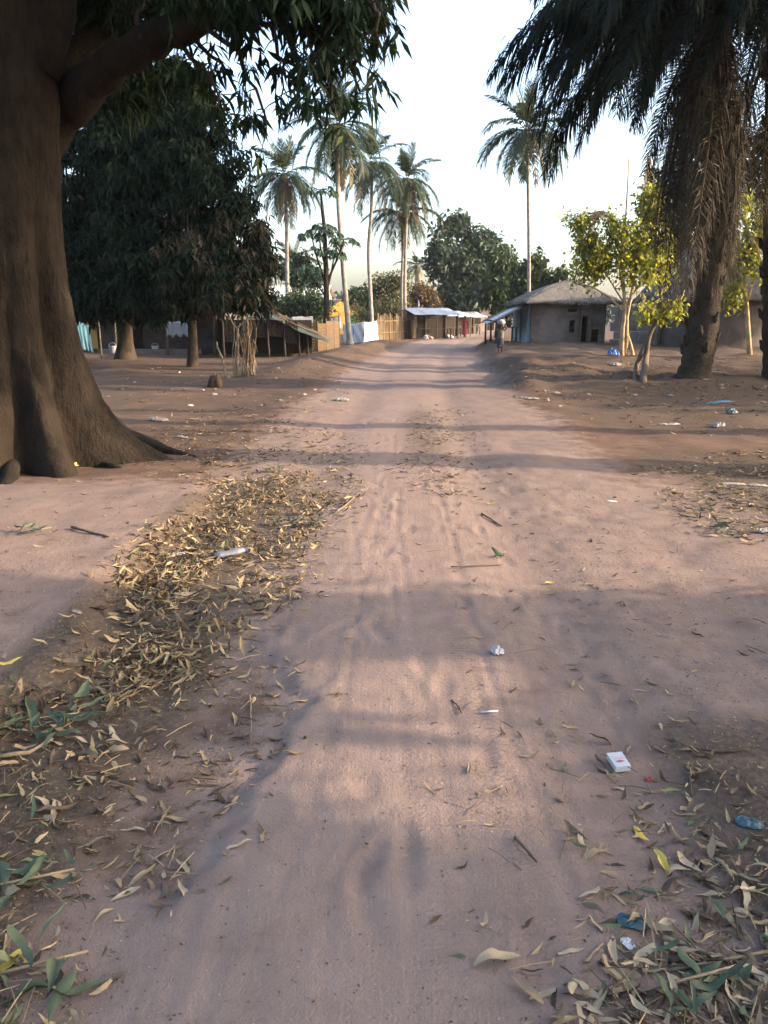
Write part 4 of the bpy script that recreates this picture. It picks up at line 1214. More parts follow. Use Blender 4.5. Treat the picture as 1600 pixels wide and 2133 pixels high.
def round_hut(label, c, rw, re, ez, az, sides=40):
    g = Vector((c[0], c[1], Hs(*c)))
    t = thing('round_hut', label, 'hut', g, 'round thatched huts beside the oil palms')
    vs, fs = [], []
    na, nz = sides, 8
    for j in range(nz + 1):
        for i in range(na):
            a = 2 * math.pi * i / na
            r = rw + random.uniform(-.02, .02) + .06 * (1 - j / nz)
            vs.append(g + Vector((math.cos(a) * r, math.sin(a) * r, -.3 + (ez + .35) * j / nz)))
    for j in range(nz):
        for i in range(na):
            fs.append((j * na + i, j * na + (i + 1) % na, (j + 1) * na + (i + 1) % na, (j + 1) * na + i))
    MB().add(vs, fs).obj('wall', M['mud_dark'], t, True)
    vs, fs = [], []
    nr = 14
    for j in range(nr + 1):
        q = j / nr
        z = ez + (az - ez) * q
        r = re * (1 - q) ** .88 + .04
        for i in range(na):
            a = 2 * math.pi * i / na
            rr = r * (1 + random.uniform(-.025, .025)) + .05 * (j % 3 == 0)
            vs.append(g + Vector((math.cos(a) * rr, math.sin(a) * rr, z + random.uniform(-.03, .03) - (.06 * random.random() if j == 0 else 0))))
    for j in range(nr):
        for i in range(na):
            fs.append((j * na + i, j * na + (i + 1) % na, (j + 1) * na + (i + 1) % na, (j + 1) * na + i))
    solid(MB().add(vs, fs).obj('roof', M['thatch'], t, True), .12)
    fr = []
    for k in range(2600):
        q = random.random() ** 1.6 * .95
        a = random.uniform(0, 6.283)
        r = re * (1 - q) ** .88 + .09
        p = g + Vector((math.cos(a) * r, math.sin(a) * r, ez + (az - ez) * q))
        sl = (az - ez) / re
        fr.append((tuple(p), (math.cos(a) + random.uniform(-.2, .2), math.sin(a) + random.uniform(-.2, .2), -sl)))
    fringe(t, fr, M['thatch'], (.15, .38), .03)
    # doorway towards the road
    dv = Vector((-.55, -.83, 0)).normalized()
    p = g + dv * (rw + .04)
    MB().box((p.x, p.y, g.z + .72), (.75, .10, 1.45), math.atan2(dv.y, dv.x) + math.pi / 2).obj('door', M['wood_dark'], t)
    return t
round_hut('round mud hut with steep blue-grey thatch cone behind the leaning young tree', (13.5, 33.0), 2.4, 3.0, 1.8, 4.7)
round_hut('wide round mud hut with grey thatch half hidden by the bare oil palm trunk', (19.0, 35.5), 2.6, 3.4, 1.75, 4.2)

def compound_wall():
    a, b = Vector((9.6, 33.6, 0)), Vector((11.1, 32.0, 0))
    c = (a + b) / 2
    g = Vector((c.x, c.y, Hs(c.x, c.y)))
    t = thing('compound_wall', 'low grey mud wall joining the hipped hut and the round hut', 'wall', g)
    n = 6
    for row in range(5):
        for k in range(n):
            s0 = (k + (.5 if row % 2 else 0)) / n
            s1 = s0 + 1 / n
            s0, s1 = min(s0, 1), min(s1, 1)
            if s1 - s0 < .02: continue
            m = a.lerp(b, (s0 + s1) / 2)
            MB().box((m.x, m.y, g.z - .12 + .33 * row + .16), ((s1 - s0) * (b - a).length - .015, .20, .318), math.atan2((b - a).y, (b - a).x), .008).obj('mud_block', M['mud'], t)
    g2 = Vector((16.0, 34.0, Hs(16, 34)))
    t2 = thing('compound_wall', 'long dim mud wall standing between the two round huts', 'wall', g2)
    mb = MB(); wall_seg(mb, (14.9, 33.8), (17.0, 34.4), g2.z - .2, g2.z + 1.7, .2); mb.obj('wall', M['mud_dark'], t2)
compound_wall()

def long_house():
    g = Vector((-10.5, 35, Hs(-10.5, 34)))
    t = thing('long_house', 'long low dark mud house with black doorway under the mango trees', 'house', g)
    z0, zt = g.z - .2, g.z + 2.1
    mb = MB()
    wall_seg(mb, (-15.5, 34.6), (-6.9, 33.8), z0, zt, .25, [(4.45, 5.2, .25, 1.75), (6.9, 7.5, .9, 1.7)])
    wall_seg(mb, (-6.9, 33.95), (-6.6, 38), z0, zt, .25)
    wall_seg(mb, (-15.5, 34.75), (-15.3, 38.6), z0, zt, .25)
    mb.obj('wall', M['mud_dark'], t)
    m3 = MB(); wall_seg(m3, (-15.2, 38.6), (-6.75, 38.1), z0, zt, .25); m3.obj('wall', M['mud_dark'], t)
    p = MB(); wall_seg(p, (-12.0, 33.55), (-7.8, 33.15), g.z - .2, g.z + .14, .75); p.obj('plinth', M['mud'], t)
    fr = []
    rd = [(Vector((-16.2, 33.4, g.z + 1.72)), Vector((-6.1, 32.6, g.z + 1.72)), Vector((-15.4, 36.6, g.z + 3.1)), Vector((-6.8, 36.0, g.z + 3.1)))]
    rd.append((Vector((-5.9, 39.2, g.z + 1.75)), Vector((-16.0, 40.0, g.z + 1.75)), rd[0][3] + Vector((0, .02, .03)), rd[0][2] + Vector((0, .02, .03))))
    for k, (a, b, c, d) in enumerate(rd):
        vs, fs = sheet_grid(Vector((0, 0, 0)), Vector((1, 0, 0)), Vector((0, 1, 0)), 30, 8)
        vs = [a.lerp(b, v.x).lerp(c.lerp(d, v.x), v.y) + Vector((0, 0, random.uniform(-.05, .05))) for v in vs]
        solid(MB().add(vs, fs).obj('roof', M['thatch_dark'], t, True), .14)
        for i in range(500):
            s, q = random.random(), random.random() ** 2
            v = a.lerp(b, s).lerp(c.lerp(d, s), q) + Vector((0, 0, .05))
            dv = (a.lerp(b, s) - c.lerp(d, s)).normalized() + Vector([random.uniform(-.2, .2) for _ in range(3)])
            fr.append((tuple(v), tuple(dv)))
    fringe(t, fr, M['thatch_dark'], (.2, .45), .035)
    for x in (-13.4, -11.2, -9.0, -7.0):
        yy = 33.0 - (x + 11) * .08
        q = MB(); stick(q, Vector((x, yy, Hs(x, yy) - .1)), Vector((x + .06, yy, g.z + 1.78)), .06); q.obj('post', M['wood'], t, True)
    pn = MB(); pn.box((-12.55, 34.12, g.z + .85), (.42, .05, 1.45), -.09); po = pn.obj('sunlit_wall_patch', M['ochre'], t); po['label'] = 'bright ochre patch standing in for a sunlit piece of wall'  # thin patch coloured as the sunlit part of the wall
long_house()

def cloth_thing(name, label, cat, o, u, v, mat, amp=.05, nu=16, nv=12, seed=1, scallop=0.0, group=None):
    rnd = random.Random(seed)
    f1, f2, p1 = rnd.uniform(2, 4), rnd.uniform(5, 8), rnd.uniform(0, 6)
    n = Vector(u).cross(Vector(v)).normalized()
    def fn(s, t_):
        return n * (amp * (math.sin(s * f1 * 6.28 + p1 + t_ * 2) * .6 + math.sin(s * f2 * 6.28 + t_ * 3) * .4) * (.3 + .7 * t_)) + Vector((0, 0, -scallop * math.sin(s * math.pi * 3 + p1) ** 2 * t_ - rnd.uniform(0, .01)))
    vs, fs = sheet_grid(o, u, v, nu, nv, fn)
    ob = solid(MB().add(vs, fs).obj(name, mat, None, True, off=Vector(o) + Vector(v)), .006)
    ob.location = Vector(o) + Vector(v)
    return tag(ob, label, cat, group)
cloth_thing('hanging_cloth', 'grey-white cloth hung under the eave of the long dark house', 'cloth', P(346, 671, 32.4), P(392, 668, 32.2) - P(346, 671, 32.4), Vector((.0, 0, -.50)), M['white_cloth'], .05, 18, 10, 3, .14)
cloth_thing('hanging_cloth', 'pale blue cloth hung from a pole beside the huge mango trunk', 'cloth', P(158, 668, 30), P(184, 676, 30.2) - P(158, 668, 30), Vector((.12, 0, -1.05)), M['blue_cloth'], .06, 12, 12, 5)
p = MB(); stick(p, P(150, 667, 30.1), P(206, 675, 30.2), .03); tag(p.obj('cloth_pole', M['twig'], None, True), 'thin pole holding up the pale blue cloth', 'pole')
for (x, lab) in ((152, 'upright'), (205, 'upright')):
    q = MB(); a = P(x, 668, 30.15); stick(q, Vector((a.x, a.y, Hs(a.x, a.y) - .1)), a, .035); tag(q.obj('pole_post', M['wood'], None, True), 'wooden post carrying the pole of the pale blue cloth', 'post', 'posts of the cloth pole')
# small things in the yard of the long house
def bucket(px, py, label, mat, s=1.0):
    g = G(px, py)
    t = thing('bucket', label, 'bucket', g)
    MB().tube([g + Vector((0, 0, .0)), g + Vector((0, 0, .02)), g + Vector((0, 0, .26 * s)), g + Vector((0, 0, .28 * s))], [.09 * s, .10 * s, .13 * s, .14 * s], 14, 0).obj('body', mat, t, True)
    pts = [g + Vector((math.cos(a) * .13 * s, 0, .27 * s + math.sin(a) * .12 * s)) for a in np.linspace(0, math.pi, 9)]
    MB().tube(pts, [.006] * 9, 4).obj('handle', M['zinc'], t, True)
bucket(324, 736, 'white bucket standing in front of the black doorway', M['white_plastic'], 1.1)
bucket(236, 738, 'white bucket behind the thick mango trunk', M['white_cloth'], 1.2)

def shelter():
    g = Vector((-4.9, 30.0, Hs(-4.9, 30)))
    t = thing('thatch_shelter', 'dark pole shelter with thatch and green tarp roof sloping down to the brown mats', 'shelter', g)
    D0, D1 = 29.6, 33.5
    a, b, c, d = P(452, 652, D0), P(545, 652, D0), P(560, 650, D1), P(470, 650, D1)
    fr = []
    vs, fs = sheet_grid((0, 0, 0), (1, 0, 0), (0, 1, 0), 14, 8)
    vs1 = [a.lerp(b, v.x).lerp(d.lerp(c, v.x), v.y) + Vector((0, 0, .06 + random.uniform(-.05, .05))) for v in vs]
    solid(MB().add(vs1, fs).obj('roof', M['thatch_dark'], t, True), .10)
    e0, e1 = P(684, 716, D0), P(690, 712, D1)
    e0.z = max(e0.z, Hs(e0.x, e0.y) + .25); e1.z = max(e1.z, .35)
    vs2 = [b.lerp(e0, v.x).lerp(c.lerp(e1, v.x), v.y) + Vector((0, 0, .06 - .10 * math.sin(math.pi * v.x) + random.uniform(-.03, .03))) for v in vs]
    tp = solid(MB().add(vs2, fs).obj('tarp', M['green_tarp'], t, True), .01); tp['label'] = 'faded green tarp slope'
    # sticks showing on the slope
    for k in range(5):
        q = MB(); s = k / 4
        stick(q, b.lerp(c, s) + Vector((0, 0, .14)), e0.lerp(e1, s) + Vector((0, 0, .14)), .025); q.obj('rafter', M['wood'], t, True)
    for x in (462, 505, 556, 591, 622, 640):
        top = P(x, 655 if x < 560 else 655 + (x - 545) * .44, D0 + .1)
        bx = Vector((top.x + .02, top.y, Hs(top.x, top.y) - .1))
        q = MB(); stick(q, bx, top, .05); q.obj('post', M['wood_dark'], t, True)
    bw = MB(); wall_seg(bw, (P(455, 700, D1).x, D1), (P(650, 700, D1).x, D1), g.z - .1, g.z + 1.35, .08); bw.obj('back_wall', M['wood_dark'], t)
    # hanging mats across the upper front, most added to keep the shelter dark
    for (x0, x1, y1) in ((466, 503, 712), (507, 532, 722), (534, 554, 702), (558, 590, 700), (594, 620, 714)):
        p0 = P(x0, 665, D0 + .16); p1 = P(x1, 668, D0 + .16); h = p0.z - P(x0, y1, D0 + .16).z
        vs3, fs3 = sheet_grid(p0, p1 - p0, Vector((0, .02, -h)), 12, 6, lambda s, q: Vector((0, random.uniform(-.02, .02), 0)))
        solid(MB().add(vs3, fs3).obj('mat', M['thatch_dark'], t), .02)
shelter()

def mat_fence():
    g = GX(672, 36)
    t = thing('mat_fence', 'curved brown woven mat fence at the low end of the green tarp', 'fence', g)
    pts = [P(628, 700, 35.0), P(645, 700, 34.6), P(662, 700, 34.6), P(680, 700, 35.0), P(696, 700, 35.8), P(706, 700, 37.0)]
    for k, (a, b) in enumerate(zip(pts[:-1], pts[1:])):
        za = Hs(a.x, a.y) - .06
        top = 1.28 + .05 * (k % 2)
        A = Vector((a.x, a.y, za)); U = Vector((b.x - a.x, b.y - a.y, 0))
        n = U.cross(Vector((0, 0, 1))).normalized()
        nb = 11
        for r_ in range(nb):
            vs, fs = sheet_grid(A + Vector((0, 0, top * r_ / nb)), U * 1.01, Vector((0, 0, top / nb * .93)), 8, 1, lambda s, q: n * (.012 * math.sin(s * 25 + r_ * math.pi) + random.uniform(-.006, .006)))
            solid(MB().add(vs, fs).obj('woven_strip', M['reed'], t), .012)
        q = MB(); stick(q, A, A + Vector((0, 0, top + .1)), .03); q.obj('post', M['wood'], t, True)
mat_fence()

def plastic_sheet():
    D = 46.5
    g = GX(757, D)
    t = thing('plastic_screen', 'bright white plastic sheet stretched over stakes as a screen by the road', 'screen', g)
    a, b, c = P(716, 676, 46.0), P(757, 670, 45.4), P(786, 667, 48.2)
    az, bz, cz = (Hs(v.x, v.y) for v in (a, b, c))
    for k, (p0, p1, z0, z1) in enumerate(((a, b, az, bz), (b, c, bz, cz))):
        nrm = Vector((p1.x - p0.x, p1.y - p0.y, 0)).cross(Vector((0, 0, 1))).normalized()
        vs, fs = sheet_grid((0, 0, 0), (1, 0, 0), (0, 1, 0), 18, 14)
        vv = []
        for v in vs:
            top = p0.lerp(p1, v.x); zb = z0 + (z1 - z0) * v.x + .03
            wob = .035 * math.sin(v.x * 9 + v.y * 3 + k) + .03 * math.sin(v.x * 17 - v.y * 8) + random.uniform(-.006, .006)
            sag = -.07 * math.sin(math.pi * v.x) * (1 - v.y)
            vv.append(Vector((top.x, top.y, top.z + (zb - top.z) * v.y + sag)) + nrm * wob + Vector(((.10 * v.y * v.x if k else 0), 0, 0)))
        solid(MB().add(vv, fs).obj('plastic_panel', M['white_plastic'], t, True), .004)
    for p0 in (a, b, c, a.lerp(b, .5), b.lerp(c, .55)):
        q = MB(); stick(q, Vector((p0.x, p0.y + .06, Hs(p0.x, p0.y) - .1)), p0 + Vector((0, .06, .06)), .03); q.obj('stake', M['wood'], t, True)
plastic_sheet()

def reed_fence():
    D0, D1 = 52, 58
    a, b = P(786, 700, D0), P(872, 700, D1)
    m = (a + b) / 2
    g = Vector((m.x, m.y, Hs(m.x, m.y)))
    t = thing('reed_fence', 'tall rust-brown reed fence behind the white plastic sheet', 'fence', g)
    nseg = 7
    for k in range(nseg):
        mb = MB()
        for i in range(34):
            s = (k + i / 34) / nseg
            p0 = a.lerp(b, s); z = Hs(p0.x, p0.y)
            h = 1.55 + random.uniform(-.18, .25)
            q0 = Vector((p0.x, p0.y + random.uniform(-.04, .04), z - .1))
            mb.tube([q0, q0 + Vector((random.uniform(-.05, .05), random.uniform(-.04, .04), h))], [.022, .012], 4)
        o = mb.obj('reed_panel', M['reed'] if k % 3 else M['reed_pale'], t); o['kind'] = 'stuff'
    for k in range(nseg + 1):
        p0 = a.lerp(b, k / nseg)
        q = MB(); stick(q, Vector((p0.x, p0.y - .08, Hs(p0.x, p0.y) - .1)), Vector((p0.x + random.uniform(-.1, .1), p0.y - .08, 1.75)), .045); q.obj('post', M['reed_pale'], t, True)
    for z in (.5, 1.25):
        q = MB(); stick(q, Vector((a.x, a.y - .1, z)), Vector((b.x, b.y - .1, z)), .025, wob=.01); q.obj('rail', M['reed_pale'], t, True)
reed_fence()

def stall(label, c, w, dpt, zlo, zhi, rz, mat, seed):
    random.seed(seed)
    g = Vector((c[0], c[1], Hs(*c)))
    t = thing('market_stall', label, 'stall', g, 'market stalls along the far road')
    u = Vector((math.cos(rz), math.sin(rz), 0)); v = Vector((-math.sin(rz), math.cos(rz), 0))
    lo = g - u * w / 2 - v * dpt / 2 + Vector((0, 0, zlo))
    ns = max(3, int(w / .85))
    for k in range(ns):
        corr_sheet(t, 'roof_sheet', lo + u * (w / ns * k) + Vector((0, 0, .012 * (k % 2))), u * (w / ns * 1.05), v * dpt + Vector((0, 0, zhi - zlo)), mat, 7, .016)
    for su in (-.46, 0, .46):
        for sv, zz in ((-.44, zlo), (.44, zhi)):
            p = g + u * w * su + v * dpt * sv
            q = MB(); stick(q, Vector((p.x, p.y, Hs(p.x, p.y) - .1)), Vector((p.x, p.y, g.z + zz + (zhi - zlo) * (.06 if sv < 0 else -.06) - .02)), .045, wob=.015); q.obj('post', M['wood'], t, True)
    bk = MB(); a = g - u * w / 2 + v * dpt * .47; b = g + u * w / 2 + v * dpt * .47
    wall_seg(bk, a, b, g.z - .05, g.z + zhi - .18, .05); bk.obj('back_wall', M['wood_dark'], t)
    sd = MB(); wall_seg(sd, g - u * w * .49 - v * dpt * .2, g - u * w * .49 + v * dpt * .45, g.z - .05, g.z + 1.3, .05); sd.obj('side_wall', M['wood_dark'], t)
    for k in range(4):
        p = g - v * dpt * (.36 - .09 * k)
        MB().box((p.x, p.y, g.z + .68), (w * .7, .17, .04), rz, .01).obj('counter_plank', M['wood'], t)
    for s1 in (-.33, .33):
        for s2 in (.36, .10):
            p = g + u * w * s1 - v * dpt * s2
            MB().box((p.x, p.y, g.z + .32), (.07, .07, .68), rz).obj('counter_leg', M['wood_dark'], t)
    random.seed(seed * 3 + 1)
stall('market stall with bright zinc roof standing right beside the reed fence', (3.35, 56.5), 3.4, 2.6, 1.62, 2.10, .30, M['zinc'], 5)
stall('middle market stall with sagging zinc roof, between two others', (5.1, 63.5), 3.2, 2.4, 1.55, 1.98, .42, M['zinc'], 9)
stall('farthest market stall with dull zinc roof before the pink house', (7.2, 72.0), 3.6, 2.4, 1.5, 2.0, .42, M['zinc'], 12)
random.seed(99)
def heap(px, d, label, mat, n=7, s=.22):
    g = GX(px, d)
    t = thing('goods_heap', label, 'goods', g)
    for k in range(n):
        a = random.uniform(0, 6.28); r = random.uniform(0, s * 1.6)
        c = g + Vector((math.cos(a) * r, math.sin(a) * r, s * .35 + (s * .5 if k > n * .6 else 0)))
        MB().tube([c + Vector((-s * .6, 0, 0)), c + Vector((-s * .4, 0, .02)), c + Vector((0, .02, .04)), c + Vector((s * .45, 0, 0)), c + Vector((s * .6, 0, -.02))], [s * .15, s * .36, s * .42, s * .34, s * .12], 8, .08).obj('sack', mat[k % len(mat)], t, True)
heap(888, 53.5, 'small pile of pale sacks on the ground before the nearest zinc stall', [M['white_cloth'], M['mud_pink'], M['wood']])
heap(935, 57.5, 'spread heap of white and grey bundles by the middle stall', [M['white_cloth'], M['white_plastic'], M['mud']], 9)

def gable_house(name, label, c, w, dpt, hw, hr, rz, wall, roof, door=None, dmat=None, over=.35, group=None):
    g = Vector((c[0], c[1], Hs(*c)))
    t = thing(name, label, 'house', g, group, rz)
    mb = MB()
    # gable ends face local -x/+x?  gable at -y
    th = .2
    for yy in (-dpt / 2 + th / 2, dpt / 2 - th / 2):
        vs = []
        for dy in (-th / 2, th / 2):
            vs += [(-w / 2, yy + dy, -.1), (w / 2, yy + dy, -.1), (w / 2, yy + dy, hw), (0, yy + dy, hr), (-w / 2, yy + dy, hw)]
        mb.add(vs, [(4, 3, 2, 1, 0), (5, 6, 7, 8, 9), (0, 1, 6, 5), (1, 2, 7, 6), (2, 3, 8, 7), (3, 4, 9, 8), (4, 0, 5, 9)])
    for sx in (-1, 1):
        mb.box((sx * (w / 2 - th / 2), 0, hw / 2 - .05), (th - .006, dpt - 2 * th - .004, hw + .1))
    mb.obj('wall', M[wall], t, off=(0, 0, 0))
    sl = (hr - hw) / (w / 2)
    for sx in (-1, 1):
        ns = max(2, int(dpt / .9))
        for k in range(ns):
            o = Vector((sx * .02, -dpt / 2 - over + k * (dpt + 2 * over) / ns, hr + .07 + .012 * (k % 2)))
            vs, fs = sheet_grid(o, Vector((0, (dpt + 2 * over) / ns * 1.03, 0)), Vector((sx * (w / 2 + over), 0, -sl * (w / 2 + over))), 20, 3, lambda s, q: Vector((0, 0, .018 * math.sin(s * 7 * 6.283))))
            solid(MB().add(vs, fs).obj('roof_sheet', M[roof], t, True, off=(0, 0, 0)), .004)
    if door:
        x, zz, ww = door
        d = MB().box((x, -dpt / 2 - .02, zz / 2), (ww, .06, zz)).obj('door', M[dmat], t, off=(0, 0, 0))
        MB().box((x + ww * .35, -dpt / 2 - .06, zz * .5), (.05, .04, .12)).obj('handle', M['wood_dark'], d, off=(0, 0, 0))
        wn_ = MB().box((-w * .22, -dpt / 2 - .015, hw * .62), (.7, .05, .7)).obj('window', M['wood_dark'], t, off=(0, 0, 0))
        MB().box((-w * .22, -dpt / 2 - .05, hw * .62 - .40), (.85, .12, .06)).obj('sill', M[wall], wn_, off=(0, 0, 0))
    return t
gable_house('yellow_house', 'ochre-yellow gabled house with green door behind the tiered papaya', (-4.9, 72), 3.4, 5.0, 1.85, 2.95, .50, 'yellow_paint', 'zinc_rust', (.95, 1.7, .8), 'green_door', .15)
gable_house('sheet_roof_house', 'pale house under a wide cream sheet roof beyond the dark shelter', (-9.5, 84), 5.2, 7.5, 2.9, 4.6, 1.40, 'mud_pink', 'cream_roof', (1.0, 1.9, .9), 'wood')
gable_house('pink_house', 'pinkish mud house closing the far end of the road', (11.6, 96), 4.4, 6.0, 1.7, 2.7, .1, 'mud_pink', 'zinc_rust', (.6, 1.6, .8), 'wood_dark')
gable_house('brown_house', 'small brown house tucked behind the zinc stalls', (3.6, 84), 4.5, 5.0, 1.8, 2.7, .4, 'mud', 'zinc_rust', (.6, 1.6, .8), 'wood_dark')
for (x, y, d, w, lab) in ((607, 660, 37.5, .55, 'white cloth drying above the dark shelter slope'), (625, 660, 38.0, .6, 'wider white cloth drying next to the mat fence'), (688, 662, 37.6, .5, 'white cloth thrown over the curved end of the mat fence')):
    p0 = P(x, y, d)
    cloth_thing('drying_cloth', lab, 'cloth', p0, Vector((w, .1, .03)), Vector((0, 0, -.45)), M['white_cloth'], .04, 12, 8, int(x), .1)
pl = MB(); stick(pl, P(596, 660, 37.6), P(706, 661, 37.6), .012, wob=.01); tag(pl.obj('clothes_line', M['wood_dark'], None, True), 'thin line strung behind the shelter for drying cloth', 'line')
for x in (596, 706):
    q = MB(); a = P(x, 656, 37.6); stick(q, Vector((a.x, a.y, Hs(a.x, a.y) - .1)), a, .04); tag(q.obj('line_post', M['wood'], None, True), 'stake holding an end of the thin clothes line', 'post', 'posts of the clothes line')
q = MB(); a = GX(872, 62.0); stick(q, a + Vector((0, 0, -.2)), P(872, 625, 62.0), .06, .05, 8, .01)
tag(q.obj('pale_pole', M['white_cloth'], None, True), 'pale upright pole rising over the zinc stall roofs', 'pole')

# ------------------------------------------------------------------ dead bush and stump
def dead_bush():
    D = 19.5
    g = GX(505, D)
    t = thing('dead_bush', 'clump of dry upright stems with a forked stick before the dark shelter', 'bush', g)
    z = g.z
    def br(pts, r0, r1):
        sm = []
        pts = [Vector(p_) for p_ in pts]
        for i in range(len(pts) - 1):
            for k in range(3): sm.append(pts[i].lerp(pts[i + 1], k / 3) + Vector([random.uniform(-.01, .01) for _ in range(3)]))
        sm.append(pts[-1])
        MB().tube(sm, taper(r0, r1, len(sm)), 6, .08).obj('stem', M['twig'], t, True)
    def gx(px): a_ = GX(px, D); a_.z -= .08; return a_
    br([gx(495), P(496, 740, D), P(495, 690, D), P(493, 682, D)], .035, .026)
    br([P(494, 684, D), P(484, 672, D), P(480, 660, D)], .02, .01)
    br([P(494, 684, D), P(508, 670, D), P(525, 662, D), P(530, 650, D)], .02, .01)
    br([gx(473), P(463, 745, D), P(452, 722, D), P(451, 712, D)], .03, .02)
    for k in range(13):
        x = random.uniform(482, 532); y = random.uniform(660, 745)
        br([gx(x), P(x + random.uniform(-6, 6), (y + 790) / 2, D + random.uniform(-.3, .3)), P(x + random.uniform(-10, 10), y, D + random.uniform(-.3, .3))], .014, .006)
    pos, dr = [], []
    for k in range(170):
        x = random.uniform(505, 528); y = random.uniform(655, 780)
        pos.append(tuple(P(x, y, D + random.uniform(-.15, .15)))); dr.append((random.uniform(-.5, .5), random.uniform(-.5, .5), -1))
    V, Ft = leaf_cloud(np.array(pos), np.array(dr), rng.uniform(.15, .4, len(pos)), rng.uniform(.02, .045, len(pos)), .1, .1)
    crown_obj(t, [(V, Ft, np.repeat(rng.random(len(pos)), 5))], M['rust_leaf'], 'dry_leaves')
dead_bush()
def stump():
    g = G(452, 806)
    t = thing('tree_stump', 'small splintered stump with pale broken wood beside the dry stems', 'stump', g)
    MB().tube([g + Vector((-.08, 0, -.08)), g + Vector((-.08, 0, .1)), g + Vector((-.05, 0, .24))], [.15, .12, .09], 9, .12).obj('bark', M['bark_dark'], t, True)
    MB().tube([g + Vector((.06, -.04, -.05)), g + Vector((.05, -.03, .16)), g + Vector((.02, -.02, .3))], [.09, .075, .02], 7, .15).obj('broken_wood', M['reed'], t, True)
stump()

# ------------------------------------------------------------------ people
def person(label, loc, h, face, top, bottom, style='skirt', stride=.06, arms='down', group='villagers on the road'):
    g = Vector(loc)
    t = thing('person', label, 'person', g, group, face)
    s = h
    V = [(0, 0, .53), (0, 0, .62), (0, 0, .73), (0, 0, .81), (0, .005, .855), (0, .005, .93), (0, .004, .975)]
    E = [(0, 1), (1, 2), (2, 3), (3, 4), (4, 5), (5, 6)]
    Rr = [(.085, .065), (.075, .058), (.095, .065), (.085, .055), (.032, .034), (.060, .068), (.045, .05)]
    def chain(start, pts):
        i = start
        for p_, r_ in pts:
            V.append(p_); Rr.append((r_, r_)); E.append((i, len(V) - 1)); i = len(V) - 1
        return i
    for sx in (-1, 1):
        f = sx * stride
        k_ = chain(0, [((sx * .052, 0, .49), .062), ((sx * .055, f * .6 + .012, .285), .040), ((sx * .055, f - .01, .12), .032), ((sx * .055, f - .01, .038), .022), ((sx * .062, f + .06, .018), .019)])
        if arms == 'down':
            pts = [((sx * .115, 0, .79), .036), ((sx * .14, -.01 - f * .3, .63), .026), ((sx * .145, .03 - f * .6, .50), .019), ((sx * .143, .045 - f * .7, .45), .021), ((sx * .140, .055 - f * .7, .405), .010)]
        elif arms == 'up':
            pts = [((sx * .118, 0, .80), .036), ((sx * .20, .02, .88), .026), ((sx * .13, .02, 1.0), .019), ((sx * .10, .02, 1.03), .020), ((sx * .07, .02, 1.05), .010)]
        else:
            pts = [((sx * .115, 0, .79), .036), ((sx * .15, -.02, .64), .026), ((sx * .11, .10, .58), .019), ((sx * .085, .13, .58), .021), ((sx * .06, .15, .58), .010)]
        hand = chain(3, pts)
        palm = Vector(V[hand - 1]); tip = Vector(V[hand]) - palm
        for q in (-1, 0, 1):
            chain(hand - 1, [(tuple(palm + tip * (.9 if q else 1.0) + Vector((q * .011, 0, 0))), .006)])
        chain(hand - 1, [(tuple(palm + tip * .3 + Vector((-sx * .022, .012, 0))), .007)])
    chain(5, [((0, .068, .915), .010)])          # nose
    me = bpy.data.meshes.new('body')
    me.from_pydata([(x * s, y * s, z * s) for x, y, z in V], E, [])
    me.update()
    b = obj('body', me, t)
    me.materials.append(M['skin'])
    sk = b.modifiers.new('skin', 'SKIN'); sk.use_smooth_shade = True
    for i, sv in enumerate(me.skin_vertices[0].data):
        sv.radius = (Rr[i][0] * s, Rr[i][1] * s); sv.use_root = (i == 0)
    sb = b.modifiers.new('sub', 'SUBSURF'); sb.levels = 1; sb.render_levels = 2
    def loft(name, rings, mat, sides=14):
        vs, fs = [], []
        for (cx_, cy_, cz_, rx, ry) in rings:
            for i in range(sides):
                a = 2 * math.pi * i / sides
                w = 1 + .05 * math.sin(a * 5 + cz_ * 40)
                vs.append(((cx_ + math.cos(a) * rx * w) * s, (cy_ + math.sin(a) * ry * w) * s, cz_ * s))
        for j in range(len(rings) - 1):
            for i in range(sides):
                fs.append((j * sides + i, j * sides + (i + 1) % sides, (j + 1) * sides + (i + 1) % sides, (j + 1) * sides + i))
        MB().add(vs, fs).obj(name, mat, t, True, off=(0, 0, 0))
    loft('shirt', [(0, 0, .50, .108, .090), (0, 0, .60, .098, .080), (0, 0, .72, .112, .085), (0, 0, .79, .128, .075), (0, 0, .825, .085, .058), (0, 0, .84, .045, .045)], M[top])
    for sx in (-1, 1):
        if arms == 'up':
            loft('sleeve', [(sx * .10, 0, .80, .04, .045), (sx * .15, .01, .83, .042, .042), (sx * .185, .015, .86, .040, .040)], M[top], 10)
        else:
            loft('sleeve', [(sx * .108, 0, .81, .040, .045), (sx * .128, -.004, .73, .042, .042), (sx * .138, -.008, .66, .040, .040)], M[top], 10)
    if style == 'skirt':
        loft('skirt', [(0, 0, .56, .100, .082), (0, 0, .50, .112, .098), (0, 0, .36, .118, .11), (0, 0, .20, .122, .118), (0, 0, .12 if h > 1.3 else .24, .120, .118)], M[bottom])
    else:
        loft('waist', [(0, 0, .56, .098, .080), (0, 0, .50, .108, .088), (0, 0, .46, .104, .082)], M[bottom])
        for sx in (-1, 1):
            f = sx * stride
            loft('trouser_leg', [(sx * .053, 0, .48, .070, .078), (sx * .055, f * .6 + .012, .285, .052, .056), (sx * .055, f - .008, .07, .046, .050)], M[bottom], 10)
    vs, fs = [], []
    for j in range(6):
        ph = math.pi / 2 * j / 5
        for i in range(14):
            a = 2 * math.pi * i / 14
            vs.append((math.cos(a) * .066 * math.cos(ph) * s, (math.sin(a) * .075 * math.cos(ph) - .008) * s, (.945 + .062 * math.sin(ph)) * s))
